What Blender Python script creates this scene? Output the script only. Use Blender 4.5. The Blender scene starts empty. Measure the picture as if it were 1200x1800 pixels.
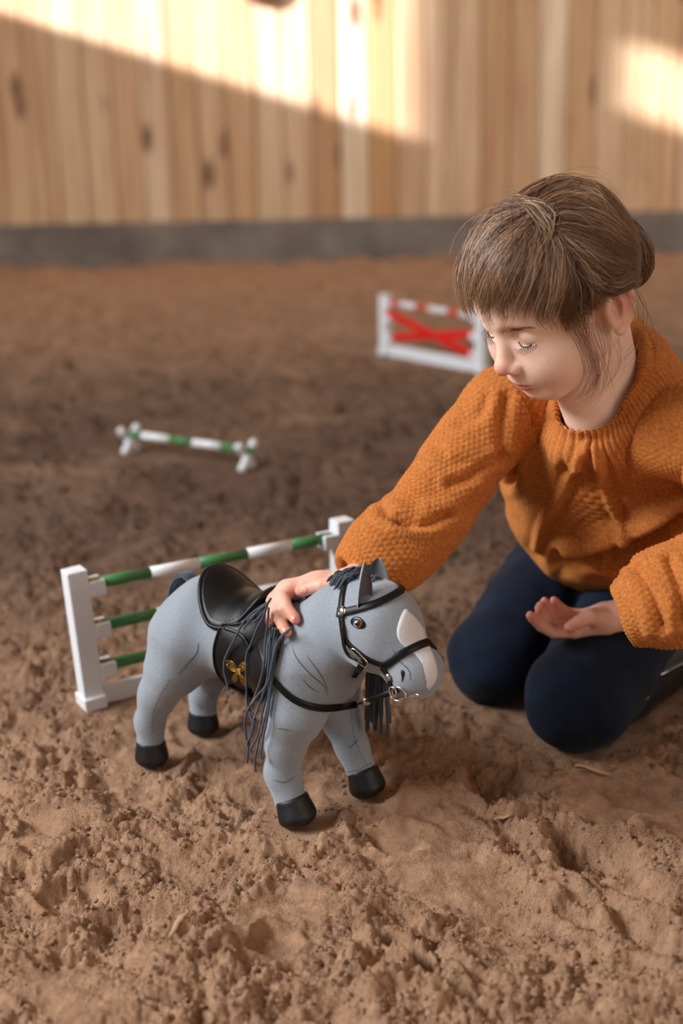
import bpy, math, random
import numpy as np
from mathutils import Vector, Matrix

# ------------------------------------------------------------------ camera, world, lights, exposure
SC = bpy.context.scene
COL = SC.collection
H = .85; FPX = 2500.; PITCH = math.atan(740/2500); ROLL = math.radians(1.2)
cF = np.array([0, math.cos(PITCH), -math.sin(PITCH)]); _R = np.array([1., 0, 0]); _U = np.cross(_R, cF)
cR = math.cos(ROLL)*_R - math.sin(ROLL)*_U; cU = math.sin(ROLL)*_R + math.cos(ROLL)*_U
cC = np.array([0, 0, H])
cam = bpy.data.cameras.new('camera'); camo = bpy.data.objects.new('camera', cam); COL.objects.link(camo)
M = Matrix.Identity(4)
for i in range(3):
    M[i][0] = cR[i]; M[i][1] = cU[i]; M[i][2] = -cF[i]; M[i][3] = cC[i]
camo.matrix_world = M
cam.sensor_fit = 'VERTICAL'; cam.sensor_height = 36; cam.lens = 36*FPX/1800
cam.clip_start = .05; cam.clip_end = 100
cam.dof.use_dof = True; cam.dof.focus_distance = 1.645; cam.dof.aperture_fstop = 2.6
SC.camera = camo

W = bpy.data.worlds.new('world'); SC.world = W; W.use_nodes = True
wb = W.node_tree.nodes['Background']; wb.inputs[0].default_value = (.80, .90, 1, 1); wb.inputs[1].default_value = .36

def light(name, kind, energy, color, loc, direction, **k):
    l = bpy.data.lights.new(name, kind); l.energy = energy; l.color = color
    for a, b in k.items(): setattr(l, a, b)
    o = bpy.data.objects.new(name, l); COL.objects.link(o); o.location = loc
    o.rotation_euler = Vector(direction).to_track_quat('-Z', 'Y').to_euler()
    return o
SUN = np.array([.86, .42, -.272]); SUN /= np.linalg.norm(SUN)
light('sun', 'SUN', 19.0, (.97, .97, 1.05), (-8, 0, 6), SUN, angle=math.radians(1.1))
light('window_daylight', 'AREA', 370, (.92, .96, 1), (-3.9, .9, 3.0), (1, .10, -.60), shape='RECTANGLE', size=3.2, size_y=1.2)
light('added_side_fill', 'AREA', 120, (1, .97, .92), (4.85, 4.6, 3.0), (-.62, .72, -.36), shape='RECTANGLE', size=2.4, size_y=1.2)  # added fill brightening the back wall's right side; no opening behind it
SC.view_settings.view_transform = 'Standard'; SC.view_settings.look = 'None'
SC.view_settings.gamma = 1; SC.view_settings.use_curve_mapping = False
SC.view_settings.exposure = 0.0

# ------------------------------------------------------------------ helpers: pixels of the photo to points of the place
def ray(x, y): return cF + (x-600)/FPX*cR - (y-900)/FPX*cU
def G(x, y, z=0.): d = ray(x, y); return cC + d*((z-H)/d[2])
def PY(x, y, Y): d = ray(x, y); return cC + d*(Y/d[1])
def PL(x, y, o, n): d = ray(x, y); return cC + d*(np.dot(o-cC, n)/np.dot(d, n))
def nrm(a): a = np.asarray(a, float); return a/np.maximum(np.linalg.norm(a, axis=-1, keepdims=True), 1e-12)

# ------------------------------------------------------------------ helpers: objects
def new(name, me, mat=None, parent=None, **props):
    o = bpy.data.objects.new(name, me); COL.objects.link(o)
    if parent is not None: o.parent = parent
    if mat is not None and me is not None:
        for m in (mat if isinstance(mat, (list, tuple)) else [mat]): me.materials.append(m)
    for k, v in props.items(): o[k] = v
    return o
def npmesh(name, V, Fa, mi=None, smooth=True, attrs=None):
    """V (n,3); Fa: array (m,4) or (m,3), or list of faces"""
    me = bpy.data.meshes.new(name)
    V = np.ascontiguousarray(V, dtype=np.float32)
    if isinstance(Fa, np.ndarray):
        m, k = Fa.shape; loops = Fa.ravel().astype(np.int32); st = np.arange(m, dtype=np.int32)*k
    else:
        loops = np.array([i for f in Fa for i in f], dtype=np.int32); ln = np.array([len(f) for f in Fa]); m = len(Fa)
        st = np.concatenate([[0], np.cumsum(ln)[:-1]]).astype(np.int32)
    me.vertices.add(len(V)); me.vertices.foreach_set('co', V.ravel())
    me.loops.add(len(loops)); me.loops.foreach_set('vertex_index', loops)
    me.polygons.add(m); me.polygons.foreach_set('loop_start', st)
    if mi is not None: me.polygons.foreach_set('material_index', np.asarray(mi, dtype=np.int32))
    me.update(calc_edges=True)
    me.polygons.foreach_set('use_smooth', np.full(m, bool(smooth)))
    for an, av in (attrs or {}).items():
        av = np.asarray(av, dtype=np.float32)
        if av.ndim == 1:
            a = me.attributes.new(an, 'FLOAT', 'POINT'); a.data.foreach_set('value', av)
        else:
            a = me.attributes.new(an, 'FLOAT_VECTOR', 'POINT'); a.data.foreach_set('vector', av.ravel())
    return me
class MB:
    """collects pieces of one part"""
    def __init__(s): s.V = []; s.F = []; s.M = []; s.n = 0
    def add(s, V, F, mi=0):
        s.V.append(np.asarray(V, float)); s.F += [[i+s.n for i in f] for f in F]; s.M += [mi]*len(F); s.n += len(V); return s
    def box(s, c, size, R=None, bev=0., mi=0):
        """box with chamfered edges; R: 3x3 columns = axes"""
        c = np.asarray(c, float); h = np.asarray(size, float)/2
        if bev <= 0:
            V = np.array([[x, y, z] for x in (-1, 1) for y in (-1, 1) for z in (-1, 1)])*h
            F = [(0, 1, 3, 2), (4, 6, 7, 5), (0, 4, 5, 1), (2, 3, 7, 6), (0, 2, 6, 4), (1, 5, 7, 3)]
        else:
            V = []; idx = {}
            for x in (-1, 1):
                for y in (-1, 1):
                    for z in (-1, 1):
                        for a in range(3):
                            q = np.array([x*h[0], y*h[1], z*h[2]])
                            for b in range(3):
                                if b != a: q[b] -= bev*(x, y, z)[b]
                            idx[(x, y, z, a)] = len(V); V.append(q)
            V = np.array(V); F = []
            sg = (-1, 1)
            for a in range(3):
                b, c2 = (a+1) % 3, (a+2) % 3
                for s0 in sg:
                    f = []
                    for (p, q) in ((-1, -1), (1, -1), (1, 1), (-1, 1)):
                        k = [0]*3; k[a] = s0; k[b] = p; k[c2] = q; f.append(idx[(*k, a)])
                    F.append(f if s0 > 0 else f[::-1])
            for a in range(3):
                b, c2 = (a+1) % 3, (a+2) % 3
                for p in sg:
                    for q in sg:
                        k0 = [0]*3; k0[a] = -1; k0[b] = p; k0[c2] = q; k1 = list(k0); k1[a] = 1
                        f = [idx[(*k0, b)], idx[(*k1, b)], idx[(*k1, c2)], idx[(*k0, c2)]]
                        F.append(f if p*q > 0 else f[::-1])
            for x in sg:
                for y in sg:
                    for z in sg:
                        f = [idx[(x, y, z, 0)], idx[(x, y, z, 1)], idx[(x, y, z, 2)]]
                        F.append(f if x*y*z > 0 else f[::-1])
        if R is not None: V = V @ np.asarray(R, float).T
        return s.add(V+c, F, mi)
    def tube(s, P, r, n=8, mi=0, cap=True, flat=1., up=None):
        V, F = tube(P, r, n, cap, flat, up); return s.add(V, F, mi)
    def mesh(s, name, smooth=True): return npmesh(name, np.concatenate(s.V), s.F, s.M, smooth)
    def build(s, name, mat, parent=None, smooth=False, **props):
        return new(name, s.mesh(name, smooth), mat, parent, **props)
def frames(P, up=None):
    P = np.asarray(P, float); T = nrm(np.gradient(P, axis=0))
    N = np.zeros_like(P)
    if up is not None:
        up = np.broadcast_to(np.asarray(up, float), P.shape); N = nrm(up - (up*T).sum(1, keepdims=True)*T)
    else:
        a = np.array([0, 0, 1.]) if abs(T[0][2]) < .9 else np.array([1., 0, 0])
        n = nrm(a - a@T[0]*T[0])
        for i in range(len(P)):
            n = n - (n@T[i])*T[i]; n = n/max(np.linalg.norm(n), 1e-9); N[i] = n
    return T, N, np.cross(T, N)
def tube(P, r, n=8, cap=True, flat=1., up=None):
    P = np.asarray(P, float); m = len(P); r = np.broadcast_to(np.asarray(r, float), (m,))
    T, N, B = frames(P, up); a = np.arange(n)/n*2*math.pi
    V = P[:, None]+(np.cos(a)[None, :, None]*N[:, None]*flat + np.sin(a)[None, :, None]*B[:, None])*r[:, None, None]
    V = V.reshape(-1, 3); F = []
    for i in range(m-1):
        for j in range(n):
            k = (j+1) % n; F.append((i*n+j, i*n+k, (i+1)*n+k, (i+1)*n+j))
    if cap: F.append(tuple(range(n))[::-1]); F.append(tuple(range((m-1)*n, m*n)))
    return V, F
def spl(P, n, closed=False):
    """Catmull-Rom through the points, n samples evenly along its length"""
    P = np.asarray(P, float)
    if closed: Q = np.concatenate([P[-1:], P, P[:2]])
    else: Q = np.concatenate([2*P[:1]-P[1:2], P, 2*P[-1:]-P[-2:-1]])
    out = []
    for i in range(len(Q)-3):
        t = np.linspace(0, 1, 17)[:-1, None]; a, b, c, d = Q[i:i+4]
        out.append(.5*((2*b)+(c-a)*t+(2*a-5*b+4*c-d)*t*t+(3*b-a-3*c+d)*t**3))
    out.append(Q[-2][None]); S = np.concatenate(out)
    L = np.concatenate([[0], np.cumsum(np.linalg.norm(np.diff(S, axis=0), axis=1))])
    s = np.linspace(0, L[-1], n, endpoint=not closed)
    return np.stack([np.interp(s, L, S[:, k]) for k in range(S.shape[1])], 1)
def empty(name, loc, label, cat, group=None, rz=0):
    o = bpy.data.objects.new(name, None); COL.objects.link(o); o.location = loc; o.rotation_euler = (0, 0, rz)
    o.empty_display_size = .05; o['label'] = label; o['category'] = cat
    if group: o['group'] = group
    return o

# ------------------------------------------------------------------ helpers: noise in numpy
def hsh(*a):
    h = np.zeros(np.broadcast(*a).shape, np.uint32)
    for i, x in enumerate(a):
        h = (h ^ (x.astype(np.int64).astype(np.uint32)*np.uint32([374761393, 668265263, 2147483647, 1274126177][i]))) * np.uint32(2654435761)
        h ^= h >> np.uint32(15)
    h *= np.uint32(2246822519); h ^= h >> np.uint32(13); h *= np.uint32(3266489917); h ^= h >> np.uint32(16)
    return h
def hf(*a): return hsh(*a).astype(np.float64)/4294967295.
def noise2(x, y, seed=0):
    xi = np.floor(x); yi = np.floor(y); fx = x-xi; fy = y-yi
    u = fx*fx*fx*(fx*(fx*6-15)+10); v = fy*fy*fy*(fy*(fy*6-15)+10); s = np.full(1, seed)
    def g(dx, dy):
        a = hf(xi+dx, yi+dy, s)*2*math.pi; return np.cos(a)*(fx-dx)+np.sin(a)*(fy-dy)
    return ((g(0, 0)*(1-u)+g(1, 0)*u)*(1-v)+(g(0, 1)*(1-u)+g(1, 1)*u)*v)*1.5
def noise3(p, seed=0):
    i = np.floor(p); f = p-i; u = f*f*(3-2*f); s = np.full(1, seed); r = 0
    for dx in (0, 1):
        for dy in (0, 1):
            for dz in (0, 1):
                w = (u[:, 0] if dx else 1-u[:, 0])*(u[:, 1] if dy else 1-u[:, 1])*(u[:, 2] if dz else 1-u[:, 2])
                r = r + w*hf(i[:, 0]+dx, i[:, 1]+dy, i[:, 2]+dz, s)
    return r*2-1
def worley2(x, y, seed=0):
    xi = np.floor(x); yi = np.floor(y); d1 = np.full(x.shape, 9.); s = np.full(1, seed); hb = np.zeros(x.shape)
    for dx in (-1, 0, 1):
        for dy in (-1, 0, 1):
            cx = xi+dx; cy = yi+dy
            px = cx+hf(cx, cy, s); py = cy+hf(cx, cy, s+7); d = (px-x)**2+(py-y)**2
            m = d < d1; d1 = np.where(m, d, d1); hb = np.where(m, hf(cx, cy, s+13), hb)
    return np.sqrt(d1), hb
def sst(a, b, x): t = np.clip((x-a)/(b-a), 0, 1); return t*t*(3-2*t)

# ------------------------------------------------------------------ helpers: signed distance shapes, meshed by surface nets
def sph(p, c, r): return np.linalg.norm(p-c, axis=1)-r
def ell(p, c, r, R=None):
    q = p-np.asarray(c)
    if R is not None: q = q @ R
    r = np.asarray(r, float); k0 = np.linalg.norm(q/r, axis=1); k1 = np.linalg.norm(q/(r*r), axis=1)
    return k0*(k0-1)/np.maximum(k1, 1e-9)
def cap(p, a, b, ra, rb=None, sq=None):
    """tapered capsule; sq=(axis, factor) squashes the section along an axis"""
    a = np.asarray(a, float); b = np.asarray(b, float); rb = ra if rb is None else rb
    ab = b-a; t = np.clip(((p-a)@ab)/max(ab@ab, 1e-12), 0, 1); q = p-a-t[:, None]*ab
    r = ra+(rb-ra)*t
    if sq is not None:
        n = nrm(sq[0]); d = q@n; q = q + (d*(1/sq[1]-1))[:, None]*n
        return (np.linalg.norm(q, axis=1)-r)*min(1, sq[1])
    return np.linalg.norm(q, axis=1)-r
def smin(a, b, k): h = np.clip(.5+.5*(b-a)/k, 0, 1); return b*(1-h)+a*h-k*h*(1-h)
def smax(a, b, k): return -smin(-a, -b, k)
def surface(fn, lo, hi, h, k=5):
    """sparse evaluation of fn then surface nets -> V, quads"""
    lo = np.asarray(lo, float); n = (np.ceil((np.asarray(hi)-lo)/(h*k)).astype(int)+1)
    H0 = h*k; g = [lo[i]+H0*np.arange(n[i]+0) for i in range(3)]
    X = np.stack(np.meshgrid(*g, indexing='ij'), -1).reshape(-1, 3)
    c = fn(X+H0/2).reshape(n)
    act = np.abs(c) < H0*1.25+.002
    N = n*k
    V = np.repeat(np.repeat(np.repeat(np.where(c < 0, -1., 1.), k, 0), k, 1), k, 2).astype(np.float32)
    A = np.repeat(np.repeat(np.repeat(act, k, 0), k, 1), k, 2)
    I = np.argwhere(A); out = np.empty(len(I), np.float32)
    for s in range(0, len(I), 400000): out[s:s+400000] = fn(lo+I[s:s+400000]*h)
    V[A] = out
    V[0] = V[-1] = 1; V[:, 0] = V[:, -1] = 1; V[:, :, 0] = V[:, :, -1] = 1
    S = V < 0; cn = np.zeros(N, np.int32)
    acc = None; keys = []; pos = []; edges = []
    st = (N[1]*N[2], N[2], 1)
    for ax in range(3):
        sl0 = [slice(None)]*3; sl1 = [slice(None)]*3; sl0[ax] = slice(0, -1); sl1[ax] = slice(1, None)
        E = np.argwhere(S[tuple(sl0)] != S[tuple(sl1)])
        i0 = E[:, 0]*st[0]+E[:, 1]*st[1]+E[:, 2]; Vr = V.ravel()
        a = Vr[i0]; b = Vr[i0+st[ax]]; t = a/(a-b); p = E.astype(float); p[:, ax] += t
        o1, o2 = (ax+1) % 3, (ax+2) % 3
        cs = [i0, i0-st[o1], i0-st[o1]-st[o2], i0-st[o2]]
        for c_ in cs: keys.append(c_); pos.append(p)
        edges.append((np.stack(cs, 1), a < 0))
    K = np.concatenate(keys); P = np.concatenate(pos); U, inv = np.unique(K, return_inverse=True)
    cnt = np.bincount(inv).astype(float)
    VV = np.stack([np.bincount(inv, P[:, i])/cnt for i in range(3)], 1)*h+lo
    Q = []
    for cs, neg in edges:
        q = np.searchsorted(U, cs); q[~neg] = q[~neg][:, ::-1]; Q.append(q)
    return VV, np.concatenate(Q)
def grad(fn, p, e=6e-4):
    g = np.stack([fn(p+np.eye(3)[i]*e)-fn(p-np.eye(3)[i]*e) for i in range(3)], 1); return nrm(g)
def march(fn, px, t0=.8, t1=4., o=0.):
    """points where the view rays through the photo's pixels meet the surface fn = o"""
    px = np.asarray(px, float); D = nrm(cF+((px[:, :1]-600)/FPX)*cR-((px[:, 1:]-900)/FPX)*cU); t = np.full(len(px), t0)
    for _ in range(90): t = np.minimum(t+np.clip((fn(cC+D*t[:, None])-o)*.8, -.01, .05), t1)
    return cC+D*t[:, None]
def snap(fn, P, o=0., it=6):
    P = np.array(P, float)
    for _ in range(it): P = P-grad(fn, P)*(fn(P)-o)[:, None]*.9
    return P
def strip(fn, P, w, th, lift=.0):
    """flat strap of width w and thickness th lying on the surface fn along P"""
    P = np.asarray(P, float); n = len(P); Nn = grad(fn, P) if fn is not None else None
    return ribbon(P, Nn, w, th, lift)
def ribbon(P, Nn, w, th, lift=0.):
    P = np.asarray(P, float); n = len(P); T = nrm(np.gradient(P, axis=0)); B = nrm(np.cross(Nn, T)); Nn = nrm(np.cross(T, B))
    w = np.broadcast_to(np.asarray(w, float), (n,))[:, None]/2; e = th*.35
    prof = [(-1, 0, 0), (-1, 0, th-e), (-1, e, th), (1, -e, th), (1, 0, th-e), (1, 0, 0)]
    V = np.stack([P+B*(w*s+d)+Nn*(z+lift) for s, d, z in prof], 1).reshape(-1, 3); m = 6; F = []
    for i in range(n-1):
        for j in range(m):
            k = (j+1) % m; F.append((i*m+j, i*m+k, (i+1)*m+k, (i+1)*m+j))
    F.append(tuple(range(m))[::-1]); F.append(tuple(range((n-1)*m, n*m)))
    return V, F

# ------------------------------------------------------------------ helpers: materials
def srgb(r, g, b): return tuple(((c/255)/12.92 if c/255 <= .04045 else ((c/255+.055)/1.055)**2.4) for c in (r, g, b))+(1,)
class Mat:
    def __init__(s, name, color=(.5, .5, .5, 1), rough=.6, metal=0., **k):
        s.m = bpy.data.materials.new(name); s.m.use_nodes = True; s.t = s.m.node_tree; s.b = s.t.nodes['Principled BSDF']
        s.b.inputs['Base Color'].default_value = color; s.b.inputs['Roughness'].default_value = rough; s.b.inputs['Metallic'].default_value = metal
        for a, v in k.items(): s.b.inputs[a.replace('_', ' ')].default_value = v
    def n(s, t, **k):
        x = s.t.nodes.new('ShaderNode'+t)
        for a, v in k.items():
            if a in x.inputs: s.set(x.inputs[a], v)
            else: setattr(x, a, v)
        return x
    def set(s, inp, v):
        if isinstance(v, bpy.types.NodeSocket): s.t.links.new(v, inp)
        else: inp.default_value = v
    def math(s, op, a, b=0., c=0., clamp=False):
        x = s.t.nodes.new('ShaderNodeMath'); x.operation = op; x.use_clamp = clamp
        for i, v in enumerate((a, b, c)): s.set(x.inputs[i], v)
        return x.outputs[0]
    def mix(s, f, a, b, mode='MIX'):
        x = s.t.nodes.new('ShaderNodeMix'); x.data_type = 'RGBA'; x.blend_type = mode
        s.set(x.inputs[0], f); s.set(x.inputs[6], a); s.set(x.inputs[7], b); return x.outputs[2]
    def ramp(s, f, stops):
        x = s.t.nodes.new('ShaderNodeValToRGB'); s.set(x.inputs[0], f); e = x.color_ramp.elements
        while len(e) < len(stops): e.new(.5)
        for i, (p, c) in enumerate(stops): e[i].position = p; e[i].color = c if len(c) == 4 else (*c, 1)
        return x.outputs[0]
    def noise(s, vec, scale, detail=3., rough=.5, out=0):
        x = s.t.nodes.new('ShaderNodeTexNoise'); s.set(x.inputs['Vector'], vec)
        x.inputs['Scale'].default_value = scale; x.inputs['Detail'].default_value = detail; x.inputs['Roughness'].default_value = rough
        return x.outputs[out]
    def map(s, vec, scale=(1, 1, 1), loc=(0, 0, 0), rot=(0, 0, 0)):
        x = s.t.nodes.new('ShaderNodeMapping'); s.set(x.inputs[0], vec); s.set(x.inputs['Location'], loc)
        x.inputs['Rotation'].default_value = rot; x.inputs['Scale'].default_value = scale; return x.outputs[0]
    def obj(s): return s.t.nodes.new('ShaderNodeTexCoord').outputs['Object']
    def pos(s): return s.t.nodes.new('ShaderNodeNewGeometry').outputs['Position']
    def attr(s, name, out='Fac'):
        x = s.t.nodes.new('ShaderNodeAttribute'); x.attribute_name = name; return x.outputs[out]
    def bump(s, h, strength=.5, dist=.001, prev=None):
        x = s.t.nodes.new('ShaderNodeBump'); s.set(x.inputs['Height'], h); x.inputs['Strength'].default_value = strength; x.inputs['Distance'].default_value = dist
        if prev is not None: s.t.links.new(prev, x.inputs['Normal'])
        s.t.links.new(x.outputs[0], s.b.inputs['Normal']); return x.outputs[0]
    def col(s, v): s.set(s.b.inputs['Base Color'], v); return s
    def done(s): return s.m

# ------------------------------------------------------------------ the hall
WY = 7.6
m = Mat('pine_board', rough=.75)
oi = m.n('ObjectInfo'); rnd = oi.outputs['Random']
off = m.n('CombineXYZ', X=m.math('MULTIPLY', rnd, 37.), Y=m.math('MULTIPLY', rnd, 11.), Z=m.math('MULTIPLY', rnd, 53.)).outputs[0]
pv = m.map(m.obj(), loc=off)
grain = m.noise(m.map(pv, scale=(24, 24, .8)), 1.5, 4, .6)
tone = m.ramp(rnd, [(0, srgb(190, 150, 108)), (.2, srgb(228, 200, 164)), (.4, srgb(206, 170, 128)), (.6, srgb(240, 220, 190)), (.72, srgb(196, 150, 100)), (.86, srgb(232, 206, 172)), (1, srgb(214, 182, 140))])
c = m.mix(m.math('MULTIPLY', m.math('SUBTRACT', grain, .38, clamp=True), 2.4), tone, srgb(166, 112, 74))
vo = m.n('TexVoronoi', Vector=m.map(pv, scale=(8, 8, 3.2)), Scale=1.)
hole = m.math('LESS_THAN', m.n('SeparateColor', Color=vo.outputs['Color']).outputs[0], .30)
kn = m.math('MULTIPLY', m.ramp(vo.outputs['Distance'], [(.0, (1, 1, 1)), (.16, (.9, .9, .9)), (.34, (0, 0, 0))]), hole)
c = m.mix(m.math('MULTIPLY', kn, .9), c, srgb(100, 55, 28))
m.col(c); m.bump(grain, .25, .002); PINE = m.done()
m = Mat('concrete_plinth', rough=.9); nz = m.noise(m.obj(), 3.5, 5)
m.col(m.ramp(nz, [(.3, srgb(98, 88, 82)), (.55, srgb(124, 114, 104)), (.75, srgb(150, 140, 128))])); m.bump(m.noise(m.obj(), 60, 4), .4, .003); PLINTH = m.done()
m = Mat('hall_wall_paint', srgb(190, 175, 155), .85); m.bump(m.noise(m.obj(), 30, 4), .2, .002); PAINT = m.done()

wall = new('wall_back', MB().box((.3, WY+.09, 2.5), (9.4, .12, 5.4)).mesh('wall_back'), PAINT, kind='structure')
rr = random.Random(4); bw = .146; bm_ = None
prof_n = 0
for i in range(62):
    x = -4.2+bw*(i+.5)
    if bm_ is None:
        bm_ = MB().box((0, 0, 0), (bw-.005, .030, 4.9), bev=.006).mesh("board", False); bm_.materials.append(PINE)
    b = new('board', bm_, None, wall); b.location = (x, WY+.012+rr.uniform(-.0022, .002), .19+2.45)
base = new('baseboard_back', MB().box((-1.75, WY-.005, .06), (4.9, .06, .30), bev=.008).box((3.01, WY-.003, .06), (4.6, .06, .305), bev=.008).mesh('baseboard_back', False), PLINTH, kind='structure')
# left wall with the high window band the sun comes through
XL = -4.2
def wall_hit(px, py): return PY(px, py, WY)
def back_to_left(P): t = (XL-P[0])/SUN[0]; return P+SUN*t
a0 = back_to_left(wall_hit(0, 34)); a1 = back_to_left(wall_hit(752, 252)); a2 = back_to_left(wall_hit(1085, 198)); a3 = back_to_left(wall_hit(803, 100))
SILL = (a0[2]+a1[2])/2; print('sill', a0, a1, a2, a3)
yj = a3[1]; ztop = SILL+1.5
zt2 = back_to_left(wall_hit(1090, 48))[2]; wins = [(yj, WY-.2, SILL, ztop), (yj-2.0, a2[1], a2[2], zt2), (yj-4.1, yj-2.7, SILL, ztop)]
lw = MB()
lw.box((XL-.1, 1., SILL/2), (.2, 14, SILL)); lw.box((XL-.1, 1., (ztop+5.6)/2), (.2, 14, 5.6-ztop))
ed = sorted([-6.]+[y for w_ in wins for y in w_[:2]]+[8.])
for k in range(0, len(ed), 2): lw.box((XL-.1, (ed[k]+ed[k+1])/2, (SILL+ztop)/2), (.2, ed[k+1]-ed[k], ztop-SILL))
w_ = wins[1]; lw.box((XL-.1, (w_[0]+w_[1])/2, (SILL+w_[2])/2), (.2, w_[1]-w_[0], w_[2]-SILL)); lw.box((XL-.1, (w_[0]+w_[1])/2, (ztop+w_[3])/2), (.2, w_[1]-w_[0], ztop-w_[3]))
lw.build('wall_left', PAINT, kind='structure')
for k, (y0, y1, SILL, ztop) in enumerate(wins):
    f = MB(); t = .05
    f.box((XL-.03, (y0+y1)/2, SILL-.01), (.12, y1-y0, t), bev=.004).box((XL-.03, (y0+y1)/2, ztop+.01), (.12, y1-y0, t), bev=.004)
    f.box((XL-.03, y0-.01, (SILL+ztop)/2), (.12, t, ztop-SILL), bev=.004).box((XL-.03, y1+.01, (SILL+ztop)/2), (.12, t, ztop-SILL), bev=.004)
    f.build(f'window_{k+1}', PAINT, kind='structure')
MB().box((5.1, 1., 2.8), (.2, 14, 5.6)).build('wall_right', PAINT, kind='structure')
f = MB(); 
for z_ in (2.35, 3.65): f.box((4.97, 4.6, z_), (.10, 2.5, .06), bev=.004)
for y_ in (3.38, 4.6, 5.82): f.box((4.97, y_, 3.0), (.10, .06, 1.3), bev=.004)
f.build('window_4', PAINT, kind='structure')  # bare frame added to go with the side fill; wall behind is solid
MB().box((.45, 1., 5.65), (9.5, 14, .12)).build('ceiling', PAINT, kind='structure')

# round dark thing on the planks, its lower edge just in the frame
c = PY(460, -30, WY-.02); c[1] = WY-.022
m = Mat('dark_varnished_wood', srgb(84, 46, 26), .5); m.bump(m.noise(m.map(m.obj(), scale=(1, 1, 8)), 12, 3), .2, .002)
a = np.linspace(0, 2*math.pi, 33); mb = MB(); mb.tube([(0, -.022, 0), (0, -.016, 0), (0, .018, 0)], np.array([.095, .108, .108]), 40); mb.tube(np.stack([np.cos(a)*.100, 0*a-.018, np.sin(a)*.100], 1), .008, 8, cap=False)
o = mb.build('round_plaque', m.done(), None, True, label='dark round wooden plaque on the plank wall, cut off by the top edge', category='plaque'); o.location = c

# ------------------------------------------------------------------ sand floor
FEET = [(G(267, 1338), .036, 0.), (G(357, 1284), .034, 0.), (G(527, 1448), .040, 0.), (G(640, 1392), .038, 0.)]
KNEE = [(G(872, 1200), .085, 0.), (G(1018, 1280), .085, 0.)]
PRINTS = [  # pixel, half sizes (m) across and along, turn, depth: hollows and pressed patches of the photo
    ((1110, 1640), (.030, .085), 38, -.022), ((1040, 1500), (.03, .06), 42, -.020), ((870, 1390), (.035, .05), 30, -.018), ((360, 1520), (.06, .045), 20, -.008),
    ((740, 1690), (.012, .07), 35, -.015), ((230, 1400), (.045, .03), 20, -.006), ((10, 1290), (.05, .05), 10, -.012), ((130, 1570), (.035, .03), 0, -.012),
    ((905, 1600), (.07, .09), 25, -.006), ((250, 1620), (.05, .03), 10, -.014), ((480, 1660), (.022, .03), 0, -.010), ((730, 1290), (.05, .03), 0, -.014),
    ((380, 1365), (.04, .025), 0, -.008), ((700, 1470), (.03, .03), 0, -.010), ((1130, 1400), (.05, .03), -20, -.012), ((850, 1120), (.1, .12), 0, -.012), ((590, 1780), (.03, .03), 0, -.008)]
MOUNDS = [((450, 1375), (.05, .035), 0, .016), ((760, 1400), (.06, .03), 30, .016), ((970, 1560), (.02, .12), 40, .014), ((600, 1560), (.05, .05), 0, .010),
    ((140, 1420), (.06, .05), 0, .012), ((1180, 1540), (.05, .06), 0, .014), ((330, 1680), (.05, .06), 10, .014), ((980, 1370), (.05, .03), 0, .010), ((1130, 1740), (.05, .05), 0, .010),
    ((70, 1500), (.05, .04), 0, .014), ((560, 1480), (.05, .03), 0, .008), ((690, 1760), (.05, .04), 0, .012), ((180, 1300), (.05, .03), 0, .008), ((90, 1180), (.09, .06), 0, .015)]
def blobf(x, y, L):
    r = 0
    for (pp, (sx, sy), rot, d) in L:
        c = G(*pp); a = math.radians(rot); dx = x-c[0]; dy = y-c[1]
        dx = dx + .012*noise2(x*30, y*30, 5); dy = dy + .012*noise2(x*30, y*30, 6)
        u = (dx*math.cos(a)+dy*math.sin(a))/sx; v = (-dx*math.sin(a)+dy*math.cos(a))/sy
        q = u*u+v*v; r = r + d*(1-sst(.3, 1.5, q))
        if d < 0: r = r - d*.35*np.exp(-((np.sqrt(q)-1.35)/.25)**2)
    return r
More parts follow.
